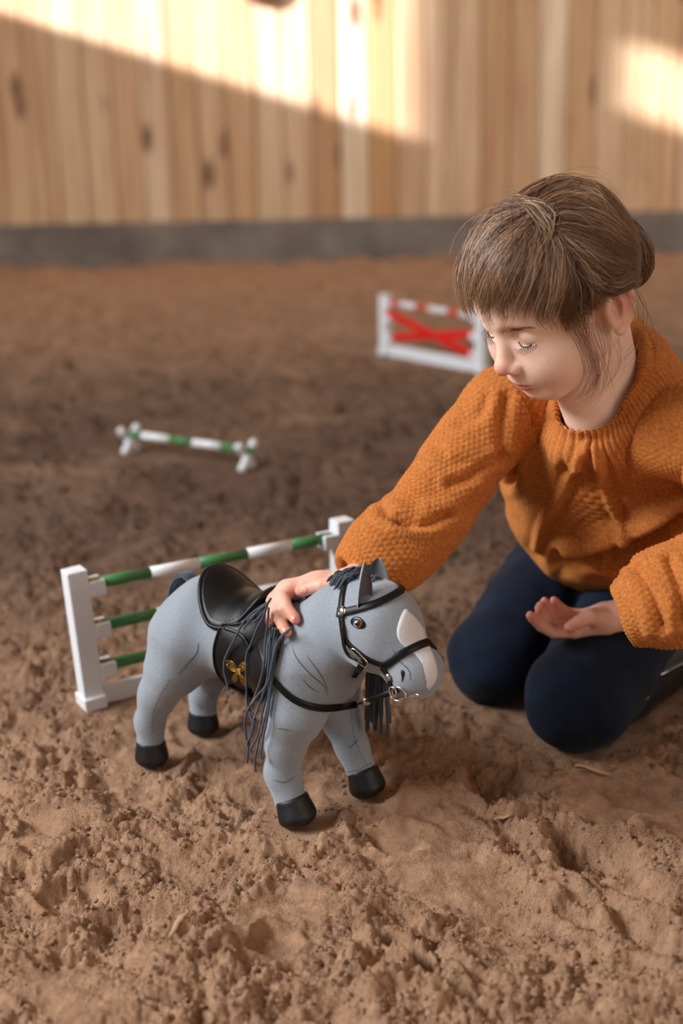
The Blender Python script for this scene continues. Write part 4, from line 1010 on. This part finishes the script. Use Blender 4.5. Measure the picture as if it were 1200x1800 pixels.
for c_ in ((1006, 612), (962, 636), (950, 650)): p = march(head, [c_], o=.0)[0]; mb.add((iv*.0007)+p, ifc.tolist())
mb.build('mole', BROW, body_p, True, kind='stuff')

# ------------------------------------------------------------------ knitted sweater
def projpx(P): q = np.asarray(P)-cC; D = q@cF; return np.stack([600+FPX*(q@cR)/D, 900-FPX*(q@cU)/D], -1)
def stockinette(u, v, p=.0074, q=.0054):
    a = np.abs(u/p-np.floor(u/p)-.5); t = v/q+1.15*a; t = t-np.floor(t)
    return np.sin(math.pi*t)**.8*np.clip(1-np.abs(4*a-1), 0, 1)**.55
def moss(u, v, p=.0078, q=.0056):
    r = np.floor(v/q); s = u/p+.5*(r % 2); s = s-np.floor(s); return (np.sin(math.pi*s)*np.sin(math.pi*(v/q-r)))**.75
def rib(u, v, p=.0110): a = np.abs(u/p-np.floor(u/p)-.5)*2; return 1.7*(1-a)**.8+.5*stockinette(u, v)-.6
def gridmesh(nr_, nc, closed=True):
    i = (np.arange(nr_-1)[:, None]*nc+np.arange(nc if closed else nc-1)[None]); j = (np.arange(nc) + 1) % nc if closed else np.arange(1, nc)
    a = i.ravel(); b = (np.arange(nr_-1)[:, None]*nc+j[None]).ravel(); return np.stack([a, b, b+nc, a+nc], 1)
def gnorm(X):
    du = np.roll(X, -1, 1)-np.roll(X, 1, 1); dv = np.gradient(X, axis=0); return nrm(np.cross(du, dv))
def seg_d(px, line):
    line = np.asarray(line, float); d = np.full(px.shape[:-1], 1e9); sd = np.zeros_like(d)
    for a, b in zip(line, line[1:]):
        ab = b-a; t = np.clip(((px-a)@ab)/(ab@ab), 0, 1); q = px-a-t[..., None]*ab; k = np.linalg.norm(q, axis=-1); sg = np.sign(q[..., 0]*ab[1]-q[..., 1]*ab[0])
        m_ = k < d; d = np.where(m_, k, d); sd = np.where(m_, sg, sd)
    return d, sd
def folds(X, N_, L):
    px = projpx(X); view = nrm(X-cC); front = (N_*view).sum(-1) < .15; D = np.zeros(X.shape[:-1])
    for line, w_, amp in L:
        d, s = seg_d(px, spl(line, 14)); D += amp*np.exp(-(d/w_)**2)*front; D -= .35*amp*np.exp(-((d-1.9*w_)/(1.1*w_))**2)*front
    return X+N_*D[..., None]
spine_a = nrm(NB-HC); lx = nrm(np.array([.87, -.49, 0])-(np.array([.87, -.49, 0])@spine_a)*spine_a); nx = np.cross(lx, spine_a); SL = np.linalg.norm(NB-HC)
NT = 480; g_ = np.linspace(0, 1, NT, endpoint=False)
# more columns on the front and her left side, which the photo shows
gw = np.interp(g_, [0, .12, .88, 1], [0, .28, .90, 1]); th = -math.pi/2+gw*2*math.pi
def ring(t, w_, df, db, dl=0., dn=0., e=.9):
    c = HC+spine_a*SL*t+lx*(dl+.010*(1-t))+nx*dn; w_ = w_-.004; C_, S_ = np.cos(th), np.sin(th); s = np.sign
    x = s(C_)*np.abs(C_)**e*w_; y = s(S_)*np.abs(S_)**e*np.where(S_ > 0, df, db); return c+x[:, None]*lx+y[:, None]*nx
cpx = [PY(1075, 562, 1.775), PY(1116, 588, 1.725), PY(1128, 643, 1.675), PY(1101, 703, 1.648), PY(1053, 742, 1.655), PY(1003, 712, 1.70), PY(978, 660, 1.755), PY(1012, 600, 1.79)]
cc_ = spl(cpx, 720, True); cth = gw; ccoll = np.stack([np.interp(cth, np.linspace(0, 1, 721), np.append(cc_[:, k], cc_[0, k])) for k in range(3)], 1)
for _ in range(2):
    dh = head(ccoll); push = np.clip(.006-dh, 0, .03); ccoll = ccoll+grad(head, ccoll)*push[:, None]
cen = ccoll.mean(0); outw = nrm(ccoll-cen)
keys = [ring(.02, .125, .055, .10, dn=.0), ring(-.035, .150, .072, .12, dn=-.002), ring(.03, .163, .086, .125), ring(.14, .172, .112, .125), ring(.35, .172, .128, .115, dn=.0), ring(.58, .166, .124, .105), ring(.78, .158, .104, .092), ring(.90, .138, .084, .080),
        ccoll+outw*.030-spine_a*.030, ccoll+outw*.010-spine_a*.004, ccoll+outw*.003+spine_a*.006, ccoll-outw*.002-spine_a*.006, ccoll-outw*.001-spine_a*.03]
K = len(keys); keys = np.array(keys); Q_ = np.concatenate([2*keys[:1]-keys[1:2], keys, 2*keys[-1:]-keys[-2:-1]])
ref = keys[:, 280]; seglen = np.linalg.norm(np.diff(ref, axis=0), axis=1); cl = np.concatenate([[0], np.cumsum(seglen)]); NR = 310
rows = []
for s in np.linspace(0, cl[-1], NR):
    k = min(np.searchsorted(cl, s, 'right')-1, K-2); t = (s-cl[k])/max(seglen[k], 1e-9); a, b, c, d = Q_[k:k+4]
    rows.append(.5*((2*b)+(c-a)*t+(2*a-5*b+4*c-d)*t*t+(3*b-a-3*c+d)*t**3))
X = np.array(rows); vs_ = np.linspace(0, cl[-1], NR); Nn = gnorm(X)
if ((X[150, 280]-X[150].mean(0))@Nn[150, 280]) < 0: Nn = -Nn; FLIP = True
else: FLIP = False
q3 = X.reshape(-1, 3)
X = X+Nn*(.0045*noise3(q3*13, 31)+.0025*noise3(q3*30, 32)).reshape(NR, NT)[..., None]
TF = [([(893, 690), (900, 740), (905, 800), (898, 850)], 9, -.009), ([(925, 700), (925, 760), (918, 815)], 12, .005),
      ([(1195, 905), (1130, 950), (1060, 975), (1015, 985), (985, 978)], 12, -.018), ([(1200, 880), (1120, 925), (1050, 950), (1000, 962)], 15, .011),
      ([(1198, 1000), (1150, 1000), (1110, 990), (1075, 985)], 9, -.014), ([(1195, 960), (1130, 990), (1080, 1010)], 12, .005),
      ([(1030, 785), (1005, 830), (985, 870), (955, 920), (945, 960)], 8, .0075), ([(1045, 790), (1060, 850), (1085, 910), (1100, 940)], 8, .0075), ([(1020, 820), (1040, 850), (1060, 830)], 6, .003),
      ([(965, 745), (950, 820), (948, 880)], 14, -.004), ([(1110, 800), (1150, 860), (1200, 880)], 18, -.003), ([(990, 1000), (1040, 1012), (1080, 1010)], 10, -.004)]
X = folds(X, Nn, TF)
UU = np.broadcast_to(gw[None]*.93, (NR, NT)); VV_ = np.broadcast_to(vs_[:, None], (NR, NT))
hem = cl[2]; top = cl[-5]; wr_ = sst(hem+.028, hem+.022, VV_)+sst(top-.012, top-.006, VV_)*sst(cl[-1]-.001, cl[-1]-.02, VV_); wr_ = np.clip(wr_, 0, 1)
pxx = projpx(X); dd_, _ = seg_d(pxx, np.array([(1030, 800), (1000, 850), (975, 900), (1000, 940), (1080, 935), (1075, 880), (1045, 800)])); lace = sst(60, 25, np.hypot(pxx[..., 0]-1035, (pxx[..., 1]-890)*.7))
Hk = (1-wr_)*((1-lace)*stockinette(UU, VV_)+lace*moss(UU, VV_, .0115, .0100)*1.35)+wr_*rib(UU, VV_)
X = X+gnorm(X)*(1 if not FLIP else -1)*(.0022*Hk)[..., None]
sw_V = [X.reshape(-1, 3)]; f = gridmesh(NR, NT); sw_F = [f if not FLIP else f[:, ::-1]]; sw_U = [np.stack([UU.ravel(), VV_.ravel(), 0*UU.ravel()], 1)]
def sleeve(path, rad, nc, res, cuff_in, Fl, seed, sq=None, up=(0, 0, 1.)):
    path = np.asarray(path); P_ = spl(np.concatenate([path, np.asarray(rad)[:, None]], 1), 400); L = np.linalg.norm(np.diff(P_[:, :3], axis=0), axis=1).sum(); n = int(L/res)
    P_ = spl(np.concatenate([path, np.asarray(rad)[:, None]], 1), n); T, N0, B0 = frames(P_[:, :3], up)
    N0 = nrm(N0); a = np.linspace(0, 2*math.pi, nc, endpoint=False)
    r = P_[:, 3].copy(); X = P_[:, None, :3]+(np.cos(a)[None, :, None]*N0[:, None]+np.sin(a)[None, :, None]*B0[:, None])*r[:, None, None]
    # the cuff turns in
    m_ = int(.022/res); ein = []
    for k in range(1, m_+1):
        t = k/m_; rr_ = r[-1]*(1-t)+cuff_in*t; c = P_[-1, :3]+T[-1]*.010*math.sin(t*math.pi)*1.2-T[-1]*.006*t
        ein.append(c+(np.cos(a)[:, None]*N0[-1]+np.sin(a)[:, None]*B0[-1])*rr_)
    X = np.concatenate([X, np.array(ein)]); n2 = len(X); Nn = gnorm(X)
    sgn = 1 if ((X[n//2, 5]-P_[n//2, :3])@Nn[n//2, 5]) > 0 else -1; Nn = Nn*sgn; q3 = X.reshape(-1, 3)
    D = (.0050*noise3(q3*15, seed)+.0030*noise3(q3*33, seed+1)).reshape(n2, nc); X = X+Nn*D[..., None]; X = folds(X, Nn, Fl)
    vs = np.arange(n2)*res; U_ = np.broadcast_to(a[None]/(2*math.pi)*.0078*int(2*math.pi*np.median(r)/.0078), (n2, nc)); V_ = np.broadcast_to(vs[:, None], (n2, nc))
    X = X+gnorm(X)*sgn*(.0017*moss(U_, V_))[..., None]; f = gridmesh(n2, nc); sw_V.append(X.reshape(-1, 3)); sw_F.append(f if sgn > 0 else f[:, ::-1]); sw_U.append(np.stack([U_.ravel(), V_.ravel(), 0*U_.ravel()], 1))
sleeve([PY(985, 740, 1.80), PY(935, 728, 1.78), PY(893, 722, 1.775), PY(850, 765, 1.755), PY(800, 830, 1.725), PY(748, 905, 1.695), PY(700, 955, 1.672), PY(664, 982, 1.652), PY(632, 1006, 1.640)],
       [.028, .050, .061, .0560, .0510, .0500, .0570, .0530, .0390], 250, .0015, .0165,
       [([(880, 800), (820, 840), (790, 850)], 8, -.006), ([(790, 905), (740, 925), (700, 915)], 8, -.007), ([(845, 850), (800, 880), (750, 890)], 12, .004), ([(855, 700), (840, 730), (810, 745)], 10, -.004),
        ([(673, 893), (690, 910), (720, 920)], 10, -.006), ([(890, 700), (880, 760), (885, 800)], 10, -.006), ([(770, 790), (790, 810), (840, 815)], 12, -.003)], 41)
sleeve([SHL+np.array([-.12, .07, -.05]), SHL+np.array([-.07, .03, -.01]), SHL+np.array([.0, .0, -.01]), PY(1290, 850, 1.60), PY(1300, 980, 1.58), PY(1230, 1030, 1.575), PY(1165, 1058, 1.575), PY(1108, 1078, 1.580)],
       [.025, .052, .064, .058, .060, .060, .062, .0440], 250, .0018, .026,
       [([(1120, 1000), (1150, 1050), (1165, 1100)], 9, -.007), ([(1175, 985), (1195, 1040), (1198, 1090)], 9, -.006), ([(1100, 1010), (1125, 1060), (1140, 1110)], 9, .004)], 51)
off_ = np.cumsum([0]+[len(v) for v in sw_V[:-1]]); Vw = np.concatenate(sw_V); Fw = np.concatenate([f+o for f, o in zip(sw_F, off_)])
m = Mat('orange_knit', rough=.9, Sheen_Weight=.35, Sheen_Roughness=.6, Sheen_Tint=srgb(240, 170, 90)); P = m.pos()
n1 = m.noise(P, 260, 3, .7); n2 = m.noise(P, 1500, 2, .7); n3 = m.noise(P, 8, 2)
c = m.ramp(n1, [(.3, srgb(158, 84, 28)), (.5, srgb(184, 106, 42)), (.72, srgb(206, 138, 76))]); c = m.mix(m.math('MULTIPLY', n3, .25), c, srgb(190, 104, 30))
m.col(c); m.bump(n2, .6, .0008); KNIT = m.done()
sweater = new('sweater', npmesh('sweater', Vw, Fw), KNIT, root_p)
# loose wool fibres standing off the knit
rs = np.random.RandomState(8); ii = rs.choice(len(Vw), 3000); fib = MB(); fv = []; ff = []
me_ = sweater.data; vn = np.empty(len(Vw)*3, np.float32); me_.vertices.foreach_get('normal', vn); vn = vn.reshape(-1, 3)
for n_, i in enumerate(ii):
    p = Vw[i]; d = nrm(vn[i]+rs.uniform(-1, 1, 3)*.9); e = nrm(d+rs.uniform(-1, 1, 3)*.8); L = rs.uniform(.002, .0055); s = nrm(np.cross(d, rs.uniform(-1, 1, 3)))*.00009
    q1, q2 = p+d*L*.5, p+d*L*.5+e*L*.5; b = len(fv); s2 = np.cross(nrm(d), s)
    fv += [p+s, p-s*.5+s2, p-s*.5-s2, q1+s, q1-s*.5+s2, q1-s*.5-s2, q2]; ff += [(b, b+1, b+4, b+3), (b+1, b+2, b+5, b+4), (b+2, b, b+3, b+5), (b+3, b+4, b+6), (b+4, b+5, b+6), (b+5, b+3, b+6)]
m = Mat('wool_fibre', srgb(220, 140, 62), .9); new('wool_fuzz', npmesh('wool_fuzz', np.array(fv), ff), m.done(), sweater, kind='stuff')

# ------------------------------------------------------------------ hair
BUN = fw((-.091, .010, -.006))[0]
def shell(P):
    q = fl_(P); d = (cran(q)-.0075)*HS; return d
def hg(P): return np.minimum(np.minimum(shell(P), head(P)-.003), bun_f(P))
def bun_f(P): q = (P-BUN)@HM.T; return ell(q, (0, 0, 0), (.030, .036, .043))
def haircap(P):
    q = fl_(P); zl = np.interp(q[:, 0], [-.1, -.035, -.020, -.004, .02, .05, .1], [-.030, -.030, .014, .026, .024, .048, .054])
    d = (cran(q)-.0075)*HS; d = smin(d, cap(P, fw((-.07, 0, -.005))[0], fw((-.058, 0, -.040))[0], .036, .030), .02)
    d = smax(d, (zl-q[:, 2])*.9, .006)
    d = smin(d, bun_f(P)+.0015, .006); d = d+.0010*np.sin(140*q[:, 0]+260*q[:, 1]+40*noise3(q*30, 2))
    return d
V, Q = surface(haircap, HX+(-.16, -.15, -.16), HX+(.23, .20, .14), .003, 5)
m = Mat('hair', rough=.42, Specular_IOR_Level=.45); h = m.attr('tone'); s = m.attr('along')
c = m.ramp(h, [(0, srgb(58, 37, 28)), (.35, srgb(96, 66, 50)), (.7, srgb(142, 106, 80)), (1, srgb(200, 166, 134))]); c = m.mix(m.math('MULTIPLY', s, .35), c, srgb(186, 144, 104)); m.col(c); HAIR = m.done()
m = Mat('hair_under', srgb(84, 58, 42), .7); m.bump(m.noise(m.pos(), 400, 3), .5, .001); HAIRU = m.done()
new('hair', npmesh('hair', V, Q), HAIRU, root_p)
def march2(fn, px, o):
    px = np.asarray(px, float); D = ray_n(px); ts_ = np.linspace(1.42, 1.92, 90); F_ = np.stack([fn(cC+D*t)-o for t in ts_], 1)
    hit = F_ < 0; k = np.where(hit.any(1), hit.argmax(1), F_.argmin(1)); k = np.clip(k, 1, 88); r_ = np.arange(len(px))
    a, b = F_[r_, k-1], F_[r_, k]; t = np.where(hit.any(1) & (a > 0), ts_[k-1]+(ts_[k]-ts_[k-1])*a/np.maximum(a-b, 1e-9), ts_[k]); return cC+D*t[:, None]
NS = 13
def guide(px, o=.0): return march2(hg, spl(px, NS), o)
A = [[(944, 362), (906, 352), (862, 384), (826, 434), (806, 482), (806, 520)], [(942, 366), (896, 366), (850, 400), (818, 450), (804, 500), (811, 545)], [(942, 372), (882, 398), (838, 450), (817, 500), (818, 535), (832, 568)],
     [(945, 378), (900, 420), (862, 470), (841, 520), (838, 550), (850, 574)], [(948, 384), (912, 435), (882, 485), (864, 525), (860, 550), (868, 572)], [(950, 390), (930, 445), (906, 500), (890, 535), (888, 552), (898, 568)],
     [(955, 395), (950, 450), (934, 505), (920, 540), (916, 556), (926, 572)], [(962, 402), (972, 450), (963, 510), (950, 548), (950, 560), (962, 576)], [(968, 408), (995, 455), (996, 515), (984, 555), (984, 566), (996, 586)],
     [(975, 414), (1016, 458), (1026, 515), (1016, 560), (1020, 585), (1030, 606)], [(985, 425), (1030, 468), (1046, 515), (1038, 560), (1040, 600), (1046, 630)]]
B = [[(905, 352), (935, 330), (985, 316), (1040, 326), (1080, 360), (1100, 400)], [(940, 355), (965, 332), (1010, 326), (1055, 346), (1085, 380), (1102, 412)], [(948, 364), (985, 345), (1025, 350), (1062, 375), (1088, 400), (1104, 425)], [(954, 376), (1000, 368), (1040, 380), (1070, 402), (1092, 420), (1106, 436)],
     [(962, 390), (1006, 396), (1045, 412), (1072, 428), (1092, 440), (1106, 448)], [(972, 402), (1014, 425), (1046, 445), (1072, 456), (1094, 460), (1107, 460)], [(985, 415), (1024, 450), (1050, 475), (1074, 484), (1096, 480), (1108, 472)],
     [(1005, 440), (1034, 480), (1058, 502), (1080, 506), (1098, 498), (1110, 486)], [(1028, 484), (1048, 508), (1068, 513), (1086, 511), (1102, 505), (1112, 496)], [(1086, 590), (1098, 574), (1104, 556), (1108, 540), (1112, 524), (1116, 508)]]
def fan(Gs, n, o0, o1, jit, tipj, seed, lift=None):
    r = np.random.RandomState(seed); Gd = [guide(g) for g in Gs]; out = []
    k = r.randint(0, len(Gd)-1, n); t = r.rand(n)
    for i in range(n):
        tau = k[i]+t[i]; cl0 = (math.floor(tau*7)+.5)/7; tt = np.clip(tau+(cl0-tau)*.8*ls**1.6, 0, len(Gd)-1.0001); kk = tt.astype(int); fr_ = (tt-kk)[:, None]; GA = np.array(Gd); P_ = GA[kk, np.arange(NS)]*(1-fr_)+GA[kk+1, np.arange(NS)]*fr_; s0 = r.uniform(0, .12)*(r.rand() < .6); s1 = 1-tipj*r.rand()**2
        s1 = s1-(.3*(math.sin(math.floor(tau*7)*12.9898)*43758.5 % 1) if tipj > .15 else 0); s_ = np.linspace(s0, s1, NS)*(NS-1); P_ = np.stack([np.interp(s_, np.arange(NS), P_[:, c_]) for c_ in range(3)], 1)
        w_ = r.uniform(-1, 1, 3)*jit; w2 = r.uniform(-1, 1, 3)*jit; ss = np.linspace(0, 1, NS)[:, None]; P_ = P_+r.uniform(-1, 1, 3)*.0045*(1-ss)**2+w_*ss+w2*np.sin(ss*math.pi*r.uniform(1, 2.2)); out.append(P_)
    O = np.array(out); flat = O.reshape(-1, 3); dd = shell(flat); g = grad(shell, flat); base_o = np.repeat(o0+(o1-o0)*r.rand(n), NS)
    if lift is not None: base_o = base_o+np.tile(lift, n)
    fl2 = flat-g*(np.clip(dd, -.03, .0045)-base_o)[:, None]
    return np.where((dd < .012)[:, None], fl2, flat).reshape(n, NS, 3)
ls = np.linspace(0, 1, NS)
ls = np.linspace(0, 1, NS)
S_ = [fan(A[:9], 2200, .0, .0050,   .0042, .34, 1, .0042*np.sin(ls*math.pi)**.8), np.concatenate([fan([b_[:-1]+[(b_[-1][0]+10, b_[-1][1]+2)] for b_ in B[:9]], 2200, .0, .0055, .0045, .1, 2, .0022*np.sin(ls*math.pi)), fan(A[8:], 45, .0, .004, .006, .2, 13), fan([A[8], [(978, 418), (1012, 455), (1034, 495), (1038, 525), (1036, 556)], [(982, 422), (1018, 462), (1044, 500), (1060, 520), (1072, 526)], [(985, 430), (1026, 472), (1056, 506), (1080, 516), (1100, 508)]], 620, .0, .005, .004, .14, 15)])]
# far side of the head: the same flow mirrored
def mirror(P_): q = fl_(P_.reshape(-1, 3)); q[:, 1] *= -1; return fw(q).reshape(P_.shape)
S_ += [mirror(S_[0][::5]), mirror(S_[1][::5])]
# bun: strands wound round it
r = np.random.RandomState(6); bl = []
for i in range(700):
    ax = nrm(np.array([.75, .45, .25])+r.uniform(-1, 1, 3)*.35); a0 = r.uniform(0, 6.28); e1 = nrm(np.cross(ax, [0, 0, 1.])); e2 = np.cross(ax, e1); lat = r.uniform(-.8, .8); a_ = a0+np.linspace(0, 2.4, NS)
    dq = np.cos(lat)*(np.cos(a_)[:, None]*e1+np.sin(a_)[:, None]*e2)+np.sin(lat)*ax; dq = dq*np.array([.0305, .0365, .0435])*(1+r.uniform(0, .07)+.03*r.rand()*np.sin(ls*3)[:, None]); bl.append(BUN+dq@HM)
S_.append(np.array(bl))
# fine stray hairs
fl_lines = [([(1000, 545), (1022, 590), (1040, 630), (1044, 665), (1028, 700)], 12, .7), ([(1012, 550), (1030, 590), (1050, 640), (1048, 680), (1016, 706)], 14, .7), ([(990, 560), (1018, 600), (1032, 650), (1020, 690), (990, 712)], 10, 1), ([(1030, 560), (1046, 600), (1062, 650), (1066, 690)], 8, 1),
            ([(1108, 520), (1122, 556), (1122, 600), (1104, 632), (1082, 648)], 7, .8), ([(1112, 500), (1134, 540), (1136, 590), (1120, 610)], 4, 1.4), ([(1052, 560), (1062, 620), (1050, 680), (1012, 708)], 8, 1.2), ([(1080, 590), (1088, 640), (1070, 680), (1040, 706)], 6, 1.2)]
st = []
for px, n, j in fl_lines:
    g = guide(px, .003)
    for i in range(n): st.append(g+r.uniform(-1, 1, 3)*.004*j+(r.uniform(-1, 1, 3)*.012*j)*ls[:, None]**1.5+r.uniform(-1, 1, 3)*.004*j*np.sin(ls*3.1*r.uniform(1, 2))[:, None])
for i in range(260):
    src = S_[1] if r.rand() < .65 else S_[0]; b_ = src[r.randint(len(src))].copy(); k0 = r.randint(0, 5); b_ = spl(b_[k0:k0+7], NS); g = nrm(b_.mean(0)-HX); b_ = b_+g*(r.uniform(.002, .014)*np.sin(ls*2.6)[:, None])+r.uniform(-1, 1, 3)*.010*ls[:, None]**1.4; st.append(b_)
S_.append(np.array(st))
NF = np.array([len(x) for x in S_]); ST = np.concatenate(S_); n = len(ST); T = nrm(np.gradient(ST, axis=1)); v_ = nrm(ST-HX); N1 = nrm(v_-(v_*T).sum(-1, keepdims=True)*T); B1 = np.cross(T, N1)
rad = np.concatenate([np.full(k, w_) for k, w_ in zip(NF, (.00042, .00042, .0005, .0005, .0005, .00020))])[:, None]*np.interp(ls, [0, .1, .75, 1], [.7, 1, .85, .25])[None]
ring3 = [(0, 1), (.87, -.5), (-.87, -.5)]
HVt = np.stack([ST+(N1*c1_+B1*s1_)*rad[..., None] for s1_, c1_ in ring3], 2).reshape(-1, 3)
base_i = (np.arange(n)[:, None]*NS+np.arange(NS-1)[None])[..., None]*3
qd = np.concatenate([np.stack([base_i[..., 0]+j, base_i[..., 0]+(j+1) % 3, base_i[..., 0]+3+(j+1) % 3, base_i[..., 0]+3+j], -1).reshape(-1, 4) for j in range(3)])
cl_ = noise3(ST[:, 6]*90, 77)*.25; tone = np.clip(.52+cl_*1.6+.24*r.randn(n), 0, 1); tone[NF[:1].sum():NF[:2].sum()] -= .20; tone[-NF[-1]:] += .2; tone[NF[:4].sum():NF[:5].sum()] -= .2
tone = np.clip(tone, 0, 1)
new('hair_strands', npmesh('hair_strands', HVt, qd[:, ::-1], attrs={'tone': np.repeat(tone, NS*3), 'along': np.tile(np.repeat(ls**1.5, 3), n)}), HAIR, root_p, kind='stuff')
settle(root_p)
